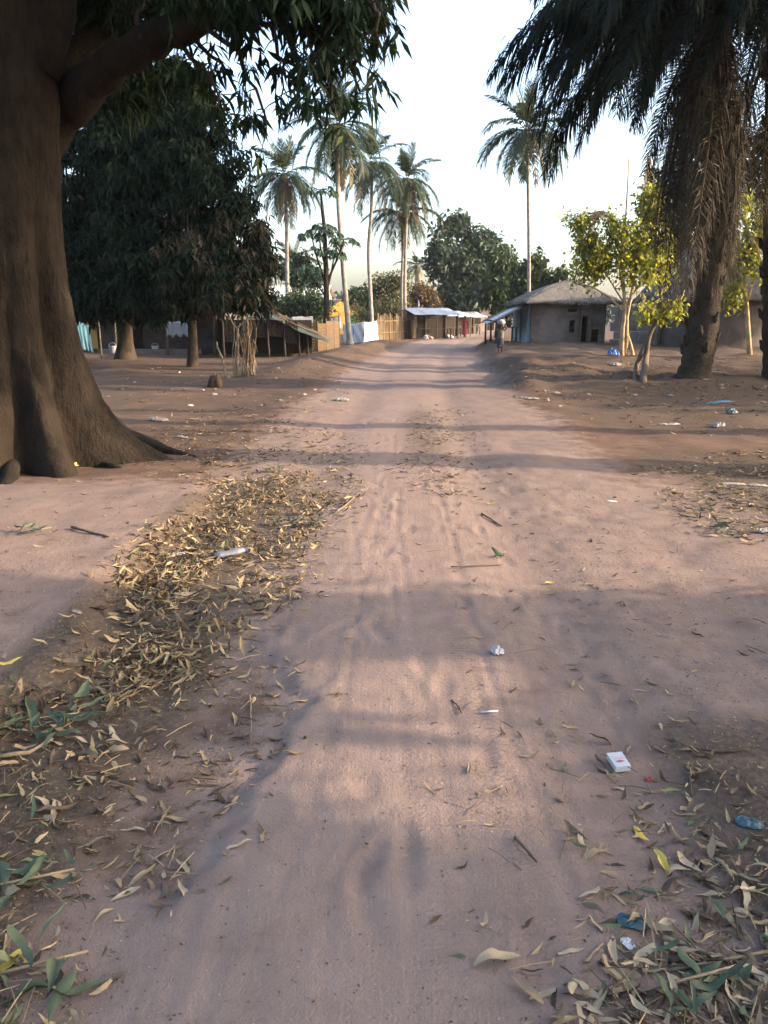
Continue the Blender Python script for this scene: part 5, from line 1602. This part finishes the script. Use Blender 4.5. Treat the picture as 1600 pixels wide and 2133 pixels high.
    for j in range(5):
        for i in range(14):
            fs.append((j * 14 + i, j * 14 + (i + 1) % 14, (j + 1) * 14 + (i + 1) % 14, (j + 1) * 14 + i))
    MB().add(vs, fs).obj('hair', M['hair'], t, True, off=(0, 0, 0))
    for sx in (-1, 1):
        MB().tube([Vector((sx * .062 * s, 0, .915 * s)), Vector((sx * .070 * s, -.006 * s, .93 * s)), Vector((sx * .062 * s, -.004 * s, .945 * s))], [.006 * s, .010 * s, .006 * s], 6).obj('ear', M['skin'], t, True, off=(0, 0, 0))
    return t
g = G(1042, 737)
hc = .98
person('child in dark skirt standing on the track with a white bundle on the head', g, hc, R(170), 'cloth_olive', 'cloth_dark', 'skirt', .04, 'up')
bz = g.z + hc * 1.0
bd = thing('head_bundle', 'white cloth bundle carried on the head of the child in the dark skirt', 'bundle', Vector((g.x, g.y, bz)))
MB().tube([Vector((g.x, g.y, bz + .0)), Vector((g.x, g.y, bz + .03)), Vector((g.x, g.y, bz + .10)), Vector((g.x, g.y, bz + .16)), Vector((g.x, g.y, bz + .19))], [.07, .13, .15, .10, .02], 12, .08).obj('cloth', M['white_cloth'], bd, True)
g = G(968, 703)
person('person in long red dress walking along the far road', g, 1.58, R(200), 'cloth_red', 'cloth_red', 'skirt', .05, 'down')
g = GX(994, 76)
person('small child in blue standing far off near the pink house', g, .92, R(150), 'cloth_blue', 'cloth_blue', 'trousers', .03, 'down')
g = GX(924, 61.2)
person('person in dark shirt and trousers standing between the zinc stalls', g, 1.45, R(120), 'cloth_dark', 'cloth_dark', 'trousers', .03, 'front')

# ------------------------------------------------------------------ litter
def Gv(px, py):
    a = (px - CX) / F_PX; b = -(py - CY) / F_PX
    dx, dy, dz = a, math.cos(PITCH) + b * math.sin(PITCH), -math.sin(PITCH) + b * math.cos(PITCH)
    z = np.zeros_like(px)
    for _ in range(6):
        k = (z - CAM_H) / dz
        z = .6 * H(dx * k, dy * k) + .4 * z
    return dx * k, dy * k
def leaf_shape(nseg, seed, curl, fold, twist):
    """dry leaf lying along x, unit length; returns verts (k,3) and quads"""
    rs = random.Random(seed)
    vs = []
    side = rs.uniform(-.12, .12)
    cut = rs.uniform(.45, .7) if seed % 3 == 0 else 1.0      # torn leaves
    wid = rs.uniform(.15, .30)
    for i in range(nseg + 1):
        t = i / nseg
        w = .5 * math.sin(math.pi * min(1, (t * cut) ** .8 * .97 + .03)) ** .8 * (1 - .25 * t) * (rs.uniform(.75, 1.1) if cut < 1 else 1) + .006
        zc = curl * ((t - .45) ** 2 * 1.2) + .04 * math.sin(t * 9 + seed)
        tw = twist * (t - .5)
        yc = side * math.sin(math.pi * t)
        for k in (-1, 0, 1):
            ww = w * wid * (1 + (.22 * rs.uniform(-1, 1) if k else 0))
            y = k * ww * math.cos(tw); z = k * ww * math.sin(tw) + (abs(k) * fold * ww * 2.2)
            vs.append(((t - .5) * (.6 + .4 * cut) + (rs.uniform(-.06, .06) if cut < 1 and i == nseg else 0), yc + y, zc + z))
    vs = np.array(vs); vs[:, 2] -= vs[:, 2].min()
    q = []
    for i in range(nseg):
        for k in (0, 1):
            b = i * 3 + k
            q.append((b, b + 1, b + 4, b + 3))
    return vs, np.array(q)
LEAF_HI = [leaf_shape(7, i, random.uniform(-.35, .9), random.uniform(-.25, .75), random.uniform(-1.2, 1.2)) for i in range(12)]
LEAF_LO = [leaf_shape(3, 40 + i, random.uniform(-.3, .8), random.uniform(-.2, .7), random.uniform(-1.2, 1.2)) for i in range(10)]
REG = {
 # name: (polygon in photo pixels, count, heap height, length range, where, green share)
 'drift': ([(440, 1020), (600, 985), (745, 1005), (705, 1075), (650, 1110), (625, 1200), (600, 1250), (505, 1285), (450, 1390), (340, 1420), (250, 1475), (120, 1475), (180, 1370), (235, 1280), (300, 1160), (310, 1110), (420, 1080)], 9500, .035, (.045, .13), 'in the leaf drift between the earth bank and the track', .05),
 'drift_tail': ([(-500, 1480), (20, 1470), (130, 1440), (330, 1430), (270, 1560), (215, 1700), (130, 1820), (90, 1950), (120, 2020), (0, 2300), (-500, 2300)], 2100, .025, (.045, .13), 'in the thick litter around the fresh green twigs', .12),
 'packet': ([(1245, 1530), (1400, 1500), (1520, 1640), (1640, 1700), (1900, 2300), (1230, 2300), (1280, 1990), (1330, 1900), (1260, 1740), (1290, 1680)], 1200, .02, (.035, .11), 'in the litter around the white cigarette packet', .06),
 'corner': ([(1300, 1950), (1600, 1880), (1900, 2300), (1200, 2300)], 520, .015, (.03, .10), 'in the deep litter with green leaves beyond the packet', .05),
 'east': ([(1330, 975), (1600, 935), (1900, 930), (1950, 1160), (1600, 1130), (1480, 1110), (1390, 1050)], 4200, .02, (.06, .16), 'in the leaf scatter under the oil palms', .06),
 'middle': ([(830, 985), (880, 850), (960, 850), (1000, 930), (1010, 1020), (920, 1040)], 1300, .008, (.05, .13), 'on the low crown of the track', .02),
 'yard': ([(240, 960), (330, 890), (560, 860), (740, 900), (740, 1000), (600, 990), (440, 1015)], 2400, .01, (.05, .15), 'around the roots of the huge mango', .04),
 'bank': ([(-300, 1000), (240, 985), (420, 1030), (290, 1160), (200, 1370), (100, 1450), (-300, 1470)], 260, .0, (.03, .10), 'on the bare earth bank', .08),
 'track': ([(700, 1010), (1330, 1000), (1400, 1120), (1600, 1200), (1600, 1500), (1250, 1560), (1230, 1900), (1200, 2133), (900, 2133), (1000, 1500), (930, 1250), (640, 1250)], 560, .0, (.02, .09), 'on the bare dust of the track', .03),
 'ledge': ([(340, 1430), (500, 1300), (620, 1420), (540, 1560), (480, 1700), (330, 1900), (150, 1900), (260, 1600)], 700, .0, (.02, .10), 'on the crumbly ledge beside the track', .03),
 'mound': ([(1040, 790), (1120, 745), (1600, 745), (1900, 800), (1900, 930), (1330, 900), (1150, 850)], 1900, .0, (.07, .22), 'on the mound before the huts', .03),
 'west': ([(190, 750), (700, 750), (720, 800), (700, 860), (330, 880), (230, 820)], 800, .0, (.07, .2), 'on the swept yard', .03),
}
def scatter():
    allx = []
    for name, (poly, n, heap_h, lr, where, gr) in REG.items():
        xs_ = np.array([p_[0] for p_ in poly]); ys_ = np.array([p_[1] for p_ in poly])
        got = 0
        PX, PY = [], []
        # even on the ground, not in the picture: weight by 1/area of a pixel on the ground
        ytop = ys_.min()
        while got < n:
            x = random.uniform(xs_.min(), xs_.max()); y = random.uniform(ys_.min(), ys_.max())
            if not inside(x, y, poly): continue
            wgt = ((ytop - 640) / (y - 640)) ** 1.6
            if random.random() > wgt: continue
            PX.append(x); PY.append(y); got += 1
        PX, PY = np.array(PX), np.array(PY)
        fe = (PY - 640) / 500
        PX = PX + rng.normal(size=n) * 34 * fe; PY = PY + rng.normal(size=n) * 14 * fe
        gx_, gy_ = Gv(PX, PY)
        # clumping
        if heap_h == 0:
            keepm = fbm(gx_ * 1.1, gy_ * 1.1, 77) + .25 * rng.random(n) > .52
        else:
            keepm = fbm(gx_ * 2.2, gy_ * 2.2, 78) + .42 * rng.random(n) > .60
        for i in np.nonzero(keepm)[0]:
            l = .88 * (lr[0] * .4 + (lr[1] - lr[0] * .4) * random.random() ** 1.7)
            z = float(H(gx_[i], gy_[i])) + random.random() ** 2 * heap_h
            u_ = random.random()
            kind = 'green' if u_ < gr else ('yellow' if u_ < gr + .012 else ('brown' if u_ < .48 else 'tan'))
            inside_f = 0 < PX[i] < 1600 and 0 < PY[i] < 2133
            allx.append((l / gy_[i] if inside_f else 0, gx_[i], gy_[i], z, l, name, kind, heap_h))
    allx.sort(key=lambda a: -a[0])
    return allx
LEAVES = scatter()
NAMED = 285
LW = {'tan': ('pale tan dried leaf', 'leaf_tan'), 'brown': ('dark brown curled dry leaf', 'leaf_brown'), 'green': ('fallen green leaf', 'leaf_green'), 'yellow': ('fallen bright yellow leaf', 'leaf_yellow')}
leaf_me = {}
for k, (w_, mt) in LW.items():
    for i, (vs, q) in enumerate(LEAF_HI):
        leaf_me[k, i] = mesh_np('fallen_leaf', vs, [q], M[mt], True)
for (sz, x, y, z, l, name, kind, hh) in LEAVES[:NAMED]:
    o = link(bpy.data.objects.new('fallen_leaf', leaf_me[kind, random.randrange(12)]))
    o.location = (x, y, z + .001)
    o.rotation_euler = (random.uniform(-.2, .2) * (1 + 2 * (hh > 0)), random.uniform(-.15, .15) * (1 + 2 * (hh > 0)), random.uniform(0, 6.283))
    o.scale = (l, l * random.uniform(.8, 1.2), l * random.uniform(.6, 1.0))
    tag(o, LW[kind][0] + ' ' + REG[name][4], 'leaf', kind + ' fallen leaves ' + REG[name][4])
def litter_stuff(rest):
    n = len(rest)
    A = np.array([(a[1], a[2], a[3], a[4]) for a in rest])
    hh = np.array([a[7] for a in rest])
    var = rng.integers(0, len(LEAF_LO), n)
    base = np.stack([v for v, q in LEAF_LO])[var]            # n,k,3
    kq = base.shape[1]
    yaw = rng.uniform(0, 6.283, n); tilt = rng.normal(size=n) * (.12 + .28 * (hh > .02)); roll = rng.normal(size=n) * (.15 + .35 * (hh > .02))
    v = base * A[:, 3][:, None, None]
    y2 = v[..., 1] * np.cos(roll)[:, None] - v[..., 2] * np.sin(roll)[:, None]; z2 = v[..., 1] * np.sin(roll)[:, None] + v[..., 2] * np.cos(roll)[:, None]
    x2 = v[..., 0] * np.cos(tilt)[:, None] - z2 * np.sin(tilt)[:, None]; z3 = v[..., 0] * np.sin(tilt)[:, None] + z2 * np.cos(tilt)[:, None]
    x3 = x2 * np.cos(yaw)[:, None] - y2 * np.sin(yaw)[:, None]; y3 = x2 * np.sin(yaw)[:, None] + y2 * np.cos(yaw)[:, None]
    V = np.stack([x3 + A[:, 0][:, None], y3 + A[:, 1][:, None], z3 + A[:, 2][:, None]], -1).reshape(-1, 3)
    q = LEAF_LO[0][1]
    Fq = (np.arange(n)[:, None, None] * kq + q[None]).reshape(-1, 4)
    rk = {'green': (.985, 1.0), 'yellow': (.93, .96), 'brown': (0.0, .45), 'tan': (.45, .9)}
    r = np.array([random.uniform(*rk[a[6]]) for a in rest])
    me = mesh_np('leaf_litter', V, [Fq], M['litter'], True, {'rnd': np.repeat(r, kq)})
    o = obj('leaf_litter', me); o['kind'] = 'stuff'
    tag(o, 'countless small dry leaves strewn over the verges and the track', 'leaf litter')
litter_stuff(LEAVES[NAMED:])

# crumbs of soil, leaf bits and straw
def crumbs():
    n = 34000
    PXc = rng.uniform(-200, 1800, n); PYc = 800 + 1400 * rng.random(n) ** .75
    x, y = Gv(PXc, PYc)
    u = x - xr(y)
    dens = .10 + .90 * np.clip(ss(.7, 1.5, np.abs(u)) + (x < xl_edge(y)) * .6, 0, 1)
    k = (rng.random(n) < dens * fbm(x * 1.5, y * 1.5, 91) * 1.5)
    x, y = x[k], y[k]; n = len(x)
    r = rng.uniform(.0008, .0036, n) * (1 + .20 * y)
    oct_v = np.array([(1, 0, 0), (-.4, .9, 0), (-.5, -.8, 0), (.1, 0, .8)])
    yaw = rng.uniform(0, 6.28, n)
    st = rng.uniform(.6, 2.2, n)
    vx = oct_v[None, :, 0] * (r * st)[:, None]; vy = oct_v[None, :, 1] * r[:, None]; vz = oct_v[None, :, 2] * r[:, None]
    X = x[:, None] + vx * np.cos(yaw)[:, None] - vy * np.sin(yaw)[:, None]
    Y = y[:, None] + vx * np.sin(yaw)[:, None] + vy * np.cos(yaw)[:, None]
    Z = H(x, y)[:, None] + vz - .0005
    V = np.stack([X, Y, Z], -1).reshape(-1, 3)
    f = np.array([(0, 1, 3), (1, 2, 3), (2, 0, 3)])
    Ft = (np.arange(n)[:, None, None] * 4 + f[None]).reshape(-1, 3)
    rr = np.where(rng.random(n) < .55, rng.uniform(0, .35, n), rng.uniform(.3, .95, n))
    o = obj('soil_crumbs', mesh_np('soil_crumbs', V, [Ft], M['litter'], False, {'rnd': np.repeat(rr, 4)})); o['kind'] = 'stuff'
    tag(o, 'fine crumbs of soil and leaf bits on the ground', 'soil')
crumbs()

# straw and thin twigs
def straws():
    mb = MB()
    for k in range(420):
        nm = random.choice(['drift', 'drift_tail', 'drift_tail', 'packet', 'packet', 'corner', 'ledge', 'track', 'yard', 'east'])
        poly = REG[nm][0]
        for _ in range(60):
            x = random.uniform(-100, 1700); y = random.uniform(880, 2200)
            if inside(x, y, poly): break
        else: continue
        gx_, gy_ = Gv(np.array([x]), np.array([y])); c = Vector((float(gx_[0]), float(gy_[0]), float(H(gx_, gy_)[0]) + .006 + random.random() * .02))
        a = random.uniform(0, 3.14); l = random.uniform(.03, .13)
        d_ = Vector((math.cos(a) * l, math.sin(a) * l, random.uniform(-.008, .012)))
        mb.tube([c - d_ * .5, c + Vector((0, 0, .003)), c + d_ * .5], [.0016, .002, .0012], 4, r=random.random() * .9)
    o = mb.obj('straw_litter', M['litter']); o['kind'] = 'stuff'
    tag(o, 'thin straws and leaf stalks mixed into the litter', 'straw')
straws()

def ground_stick(pix, r, mat, label, group=None, name='twig', lift=.008):
    pts = []
    for x, y in pix:
        g_ = G(x, y); pts.append(g_ + Vector((0, 0, r + lift * random.random())))
    sm = []
    for i in range(len(pts) - 1):
        for k in range(4): sm.append(pts[i].lerp(pts[i + 1], k / 4) + Vector([random.uniform(-.002, .002) for _ in range(3)]))
    sm.append(pts[-1])
    o = MB().tube(sm, [r * random.uniform(.8, 1.1) * (1 - .4 * i / len(sm)) for i in range(len(sm))], 6, .08).obj(name, mat, None, True, off=pts[0])
    o.location = pts[0]
    return tag(o, label, 'twig', group)
TW = [
 ([(1004, 1072), (1020, 1082), (1045, 1098)], .009, 'twig_dark', 'curved dark twig lying alone on sunlit dust'),
 ([(1072, 1748), (1092, 1775), (1118, 1803)], .006, 'twig_dark', 'dark twig lying across the wheel rut near the packet'),
 ([(150, 1102), (185, 1112), (228, 1122)], .010, 'twig_dark', 'knotty dark twig on the bare earth bank'),
 ([(1492, 1792), (1512, 1815), (1527, 1842)], .007, 'twig', 'pale stick stuck in the litter beyond the packet'),
 ([(940, 1460), (958, 1478), (962, 1490)], .004, 'twig_dark', 'forked bit of dark twig beside the white straw'),
 ([(1560, 1568), (1500, 1570), (1430, 1560), (1400, 1545)], .006, 'twig_dark', 'long dark twig running from a yellow leaf by the packet'),
 ([(520, 1450), (524, 1500), (521, 1560)], .003, 'twig', 'thin pale stalk standing out on the crumbly ledge'),
 ([(370, 1630), (410, 1625), (455, 1628)], .004, 'twig_dark', 'thin bent brown twig on the crumbly ledge'),
 ([(365, 1770), (358, 1795), (350, 1812)], .003, 'twig', 'short straw-coloured stalk on the shaded dust'),
 ([(990, 1655), (1020, 1650), (1048, 1640)], .003, 'twig', 'slim pale straw lying on the track'),
 ([(1215, 2010), (1236, 1990), (1256, 1972)], .004, 'twig', 'straight pale straw beside the deep green litter'),
 ([(700, 1070), (725, 1050), (740, 1036)], .006, 'twig', 'stalk of the orange leaf on the edge of the track'),
 ([(940, 1185), (990, 1182), (1048, 1178)], .005, 'twig_dark', 'dark twig under two curled leaves on sunlit dust'),
 ([(0, 1585), (60, 1575), (110, 1545)], .009, 'twig', 'bowed ochre palm stalk in the thick litter'),
 ([(1440, 1600), (1436, 1630), (1440, 1660)], .006, 'twig_dark', 'upright-lying dark twig between leaves behind the packet'),
 ([(1380, 1960), (1470, 1990), (1600, 2030)], .007, 'twig', 'long pale branch lying in the deep green litter'),
]
for pix, r, mt, lab in TW:
    ground_stick(pix, r, M[mt], lab)
for k in range(7):
    x0, y0 = 225 + random.uniform(-8, 12), 1475 + random.uniform(-14, 10)
    ground_stick([(x0, y0), (x0 + 50, y0 - 26 + random.uniform(-6, 6)), (x0 + random.uniform(80, 105), y0 - random.uniform(45, 62))], .0035, M['reed_pale'], 'pale stalk in a loose sheaf of straw by the ledge', 'stalks of the loose straw sheaf', 'straw_stalk', .02)

def green_twig(px, py, label, n, s=.16, spread=.12, mat='leaf_green'):
    g_ = G(px, py)
    t = thing('leafy_twig', label, 'twig', g_)
    MB().tube([g_ + Vector((-spread, -.03, .01)), g_ + Vector((0, 0, .025)), g_ + Vector((spread, .04, .03))], [.005, .004, .003], 5).obj('stem', M['twig'], t, True)
    for k in range(n):
        f = link(bpy.data.objects.new('leaf', leaf_me['green', random.randrange(12)])); f.parent = t
        a = random.uniform(0, 6.28)
        f.location = (random.uniform(-spread, spread) + math.cos(a) * s * .35, random.uniform(-spread, spread) * .7 + math.sin(a) * s * .35, random.uniform(.002, .05))
        f.rotation_euler = (random.uniform(-.5, .5), random.uniform(-.45, .2), a)
        l = .8 * s * random.uniform(.7, 1.2); f.scale = (l, l, l)
green_twig(70, 1510, 'big sprig of fresh green leaves on the thick litter', 26, .17, .17)
green_twig(40, 1850, 'bluish green leafy twig at the edge of shaded dust', 14, .14, .14)
green_twig(60, 2030, 'long-leaved green twig with one yellow leaf in shade', 10, .16, .13)
green_twig(650, 1095, 'small green sprig at the edge of the leaf drift', 10, .13, .10)
green_twig(590, 1095, 'dark green sprig lying in the sunlit leaf drift', 8, .13, .10)
green_twig(72, 1112, 'small green sprig lying on the bare earth bank', 9, .14, .10)
green_twig(570, 985, 'green sprig at the far end of the leaf drift', 8, .15, .14)
green_twig(1540, 2010, 'broad green sprig in the deep litter beyond the packet', 9, .12, .2)
green_twig(1420, 2060, 'flattened green sprig lying before the broad sprig in the litter', 9, .12, .15)
green_twig(1048, 1162, 'two dark green leaves together on the sunlit track', 2, .13, .02)
green_twig(1510, 1110, 'green leaves lying near the oil palm scatter edge', 3, .16, .04)
# single remarkable leaves
def one_leaf(px, py, kind, l, rz, label, var=3, zs=.9):
    o = link(bpy.data.objects.new('fallen_leaf', leaf_me[kind, var])); g_ = G(px, py)
    o.location = g_ + Vector((0, 0, .002)); o.rotation_euler = (.1, 0, rz); o.scale = (l, l * 1.1, l * zs)
    return tag(o, label, 'leaf')
one_leaf(1036, 2005, 'tan', .12, .22, 'cream wavy-edged leaf lying alone on the nearest bare dust', 5)
one_leaf(1335, 1737, 'yellow', .085, 1.8, 'yellow drop-shaped leaf in front of the curled leaf pile', 2)
one_leaf(1145, 1217, 'yellow', .08, .1, 'yellow leaf at the border of sun and shade on the track', 6)
one_leaf(1022, 1050, 'yellow', .11, .0, 'small yellow leaf beyond the curved dark twig', 7)
one_leaf(18, 1380, 'yellow', .11, .6, 'yellow-green leaf on the shaded earth bank', 1)
one_leaf(20, 2005, 'yellow', .11, .8, 'yellow leaf caught among shaded green leaves', 8)
one_leaf(740, 1037, 'brown', .11, .4, 'orange-brown leaf on its stalk at the edge of the track', 9)
one_leaf(295, 1826, 'tan', .12, 1.1, 'pale leaf lying alone on shaded dust next to a straw', 4)
one_leaf(1437, 1672, 'tan', .10, 1.5, 'smooth oval pale leaf on the curled leaf pile', 11)
one_leaf(570, 1208, 'yellow', .09, .5, 'yellow leaf in the leaf drift below the crushed bottle', 0)
one_leaf(1240, 1780, 'tan', .10, .5, 'pale leaf lying apart between packet and wheel rut', 10)
one_leaf(725, 1330, 'tan', .06, .5, 'tiny pale leaf at the shade edge of the track', 4)

def scrap(px, py, w, d_, mat, label, cat='litter', h=.03, rz=0, name='plastic_scrap', group=None, seed=None):
    """crumpled sheet with a ragged outline"""
    rs = random.Random(seed if seed is not None else int(px * 7 + py))
    g_ = G(px, py)
    n = 9
    vs, fs = [], []
    for j in range(n + 1):
        for i in range(n + 1):
            u, v = i / n * 2 - 1, j / n * 2 - 1
            # square to rounded ragged outline
            k = 1 - .28 * (u * u * v * v) - .10 * rs.random() * (max(abs(u), abs(v)) > .95)
            z = h * (.35 + .65 * rs.random()) * (1 - .7 * max(abs(u), abs(v)) ** 3)
            x, y = u * w / 2 * k + rs.uniform(-.03, .03) * w, v * d_ / 2 * k + rs.uniform(-.03, .03) * d_
            xx, yy = x * math.cos(rz) - y * math.sin(rz), x * math.sin(rz) + y * math.cos(rz)
            vs.append(g_ + Vector((xx, yy, Hs(g_.x + xx, g_.y + yy) - g_.z + z + .002)))
    for j in range(n):
        for i in range(n):
            k = j * (n + 1) + i
            fs.append((k, k + 1, k + n + 2, k + n + 1))
    o = MB().add(vs, fs).obj(name, mat, None, False, off=g_); o.location = g_
    return tag(solid(o, .0012), label, cat, group)
scrap(1036, 1362, .065, .055, M['foil'], 'crumpled silver foil on shaded dust', 'foil', .04, .3, 'foil_scrap')
scrap(1560, 1716, .085, .055, M['teal_plastic'], 'teal plastic scrap lying at the edge of the litter', 'plastic', .015, -.4)
scrap(1352, 1626, .03, .02, M['red_plastic'], 'tiny red plastic scrap behind the curled leaf pile', 'plastic', .012, .2)
scrap(1320, 1925, .09, .05, M['teal_plastic'], 'small blue-green scrap in the litter beyond the rut', 'plastic', .02, -.1)
scrap(1307, 1967, .035, .04, M['card_white'], 'torn cream card in the litter near the blue-green scrap', 'card', .006, .1, 'card_scrap')
scrap(160, 1277, .05, .03, M['dirty_white'], 'white scrap on the shaded earth bank', 'plastic', .015, .1)
scrap(712, 835, .30, .22, M['dirty_white'], 'white plastic bag lying at the near side of the wheel track', 'bag', .07, .1, 'plastic_bag')
scrap(330, 877, .32, .2, M['dirty_white'], 'grey-white plastic bag lying beside the huge mango root', 'bag', .07, .2, 'plastic_bag')
scrap(378, 912, .2, .1, M['dirty_white'], 'small white rag near the tip of the mango root', 'rag', .03, -.5, 'rag')
scrap(1108, 832, .3, .18, M['dirty_white'], 'white scrap at the foot of the mound', 'plastic', .05, .0)
scrap(1395, 885, .35, .12, M['dirty_white'], 'long pale plastic strip in the shade band', 'plastic', .03, .1)
scrap(1495, 890, .22, .16, M['dirty_white'], 'bunched pale bag in the shade near the oil palms', 'bag', .08, .3, 'plastic_bag')
scrap(1524, 862, .2, .16, M['teal_plastic'], 'turquoise plastic bag bunched in the shade band', 'bag', .10, .0, 'plastic_bag')
scrap(1500, 838, .5, .2, M['blue_cloth'], 'flat pale blue sheet behind the turquoise bag', 'plastic', .03, .05)
scrap(1278, 742, .40, .35, M['blue_plastic'], 'bright blue plastic bag at the foot of the grey hut', 'bag', .26, .0, 'plastic_bag')
scrap(1282, 756, .3, .2, M['dirty_white'], 'white rag below the bright blue bag', 'rag', .06, .0, 'rag')
scrap(1592, 1108, .14, .08, M['dirty_white'], 'white and blue wrapper in the oil palm leaf scatter', 'wrapper', .03, .2, 'wrapper')
scrap(1580, 1012, .22, .07, M['dirty_white'], 'pale strip lying in the oil palm leaf scatter', 'plastic', .02, .1)
scrap(1525, 1009, .28, .06, M['dirty_white'], 'long grey board-like scrap in the oil palm leaf scatter', 'card', .02, .0, 'card_scrap')
scrap(150, 972, .16, .12, M['yellow_plastic'], 'yellow tangle of plastic ribbon at the foot of the mango roots', 'plastic', .06, .2)
scrap(1160, 820, .18, .1, M['dirty_white'], 'small pale rag on the mound slope', 'rag', .04, .5, 'rag')
scrap(372, 1155, .09, .05, M['card_white'], 'torn white card in the leaf drift beside the crushed bottle', 'card', .01, .0, 'card_scrap')
scrap(616, 1246, .06, .04, M['dirty_white'], 'clear wrapper at the lower edge of the leaf drift', 'wrapper', .012, .3, 'wrapper')
scrap(1275, 1045, .09, .04, M['card_white'], 'little white paper on sunlit dust', 'paper', .008, .0, 'paper_scrap')
random.seed(5)
for k in range(24):
    x, y = random.uniform(1060, 1600), random.uniform(758, 850)
    scrap(x, y, random.uniform(.06, .18), random.uniform(.05, .10), random.choice([M['dirty_white'], M['mud_pink'], M['leaf_tan'], M['dirty_white']]), 'small pale scrap of rubbish strewn on the mound before the huts', 'rubbish', random.uniform(.02, .06), random.uniform(0, 3), 'rubbish_scrap', 'rubbish scraps on the mound')
for k in range(26):
    x, y = random.uniform(200, 720), random.uniform(765, 850)
    scrap(x, y, random.uniform(.05, .14), random.uniform(.04, .09), random.choice([M['dirty_white'], M['mud_pink'], M['leaf_tan']]), 'small pale scrap of rubbish strewn over the yard by the dry stems', 'rubbish', random.uniform(.02, .05), random.uniform(0, 3), 'rubbish_scrap', 'rubbish scraps in the yard')
# white straw
a, b = G(1002, 1486), G(1037, 1484)
o = MB().tube([a + Vector((0, 0, .006)), b + Vector((0, 0, .006))], [.004, .004], 10).obj('paper_stick', M['card_white'], None, True, off=a); o.location = a
tag(o, 'short white paper stick lying on the track', 'stick')
# cigarette packet
def packet():
    g_ = G(1288, 1598)
    t = thing('cigarette_packet', 'small white cigarette packet with a red mark lying on the litter', 'packet', g_, rz=.10)
    t.rotation_euler = (.03, -.04, .10)
    z0 = .012
    mb = MB().box((0, -.012, z0 + .010), (.054, .060, .020), 0, .0006)
    b_ = mb.obj('box', M['card_white'], t, off=(0, 0, 0))
    MB().box((0, .030, z0 + .0105), (.0548, .0225, .021), 0, .0006).obj('lid', M['card_white'], t, off=(0, 0, 0))
    for nm, pts in (('printed_mark', [(-.018, -.012), (0, -.005), (.018, -.012), (0, -.019)]), ('printed_line', [(-.02, .003), (.02, .003), (.02, .0045), (-.02, .0045)])):
        MB().add([(x, y, z0 + .0212) for x, y in pts], [(3, 2, 1, 0)]).obj(nm, M['print_red'], b_, off=(0, 0, 0))
packet()
def bottle():
    g_ = G(483, 1166)
    t = thing('crushed_bottle', 'crushed lilac-grey plastic bottle lying on the leaf drift', 'bottle', g_)
    t.rotation_euler = (.0, -.08, .45)
    rings = [(-.105, .012, .010), (-.10, .034, .018), (-.06, .037, .020), (-.02, .034, .014), (.03, .038, .022), (.06, .032, .02), (.085, .016, .015), (.095, .013, .013)]
    vs, fs = [], []
    for j, (x, ry, rz_) in enumerate(rings):
        for i in range(14):
            a_ = 2 * math.pi * i / 14
            vs.append((x, math.cos(a_) * ry, .05 + math.sin(a_) * rz_ + random.uniform(-.003, .003)))
    for j in range(len(rings) - 1):
        for i in range(14):
            fs.append((j * 14 + i, j * 14 + (i + 1) % 14, (j + 1) * 14 + (i + 1) % 14, (j + 1) * 14 + i))
    fs.append(tuple(range(13, -1, -1)))
    MB().add(vs, fs).obj('body', M['grey_plastic'], t, True, off=(0, 0, 0))
    MB().tube([Vector((.094, 0, .05)), Vector((.112, 0, .05))], [.0155, .0155], 12).obj('cap', M['cloth_blue'], t, False, off=(0, 0, 0))
bottle()

# ------------------------------------------------------------------ dusty air
def haze():
    m, nt, out = nmat('dusty_air')
    v = nt.nodes.new('ShaderNodeVolumePrincipled')
    v.inputs['Color'].default_value = (.93, .95, 1.0, 1)
    v.inputs['Density'].default_value = .00022
    v.inputs['Anisotropy'].default_value = .3
    nt.links.new(v.outputs['Volume'], out.inputs['Volume'])
    o = MB().box((0, 420, 7.5), (860, 980, 18)).obj('haze', m)
    o['kind'] = 'stuff'
    tag(o, 'thin dusty air over the village', 'haze')
haze()
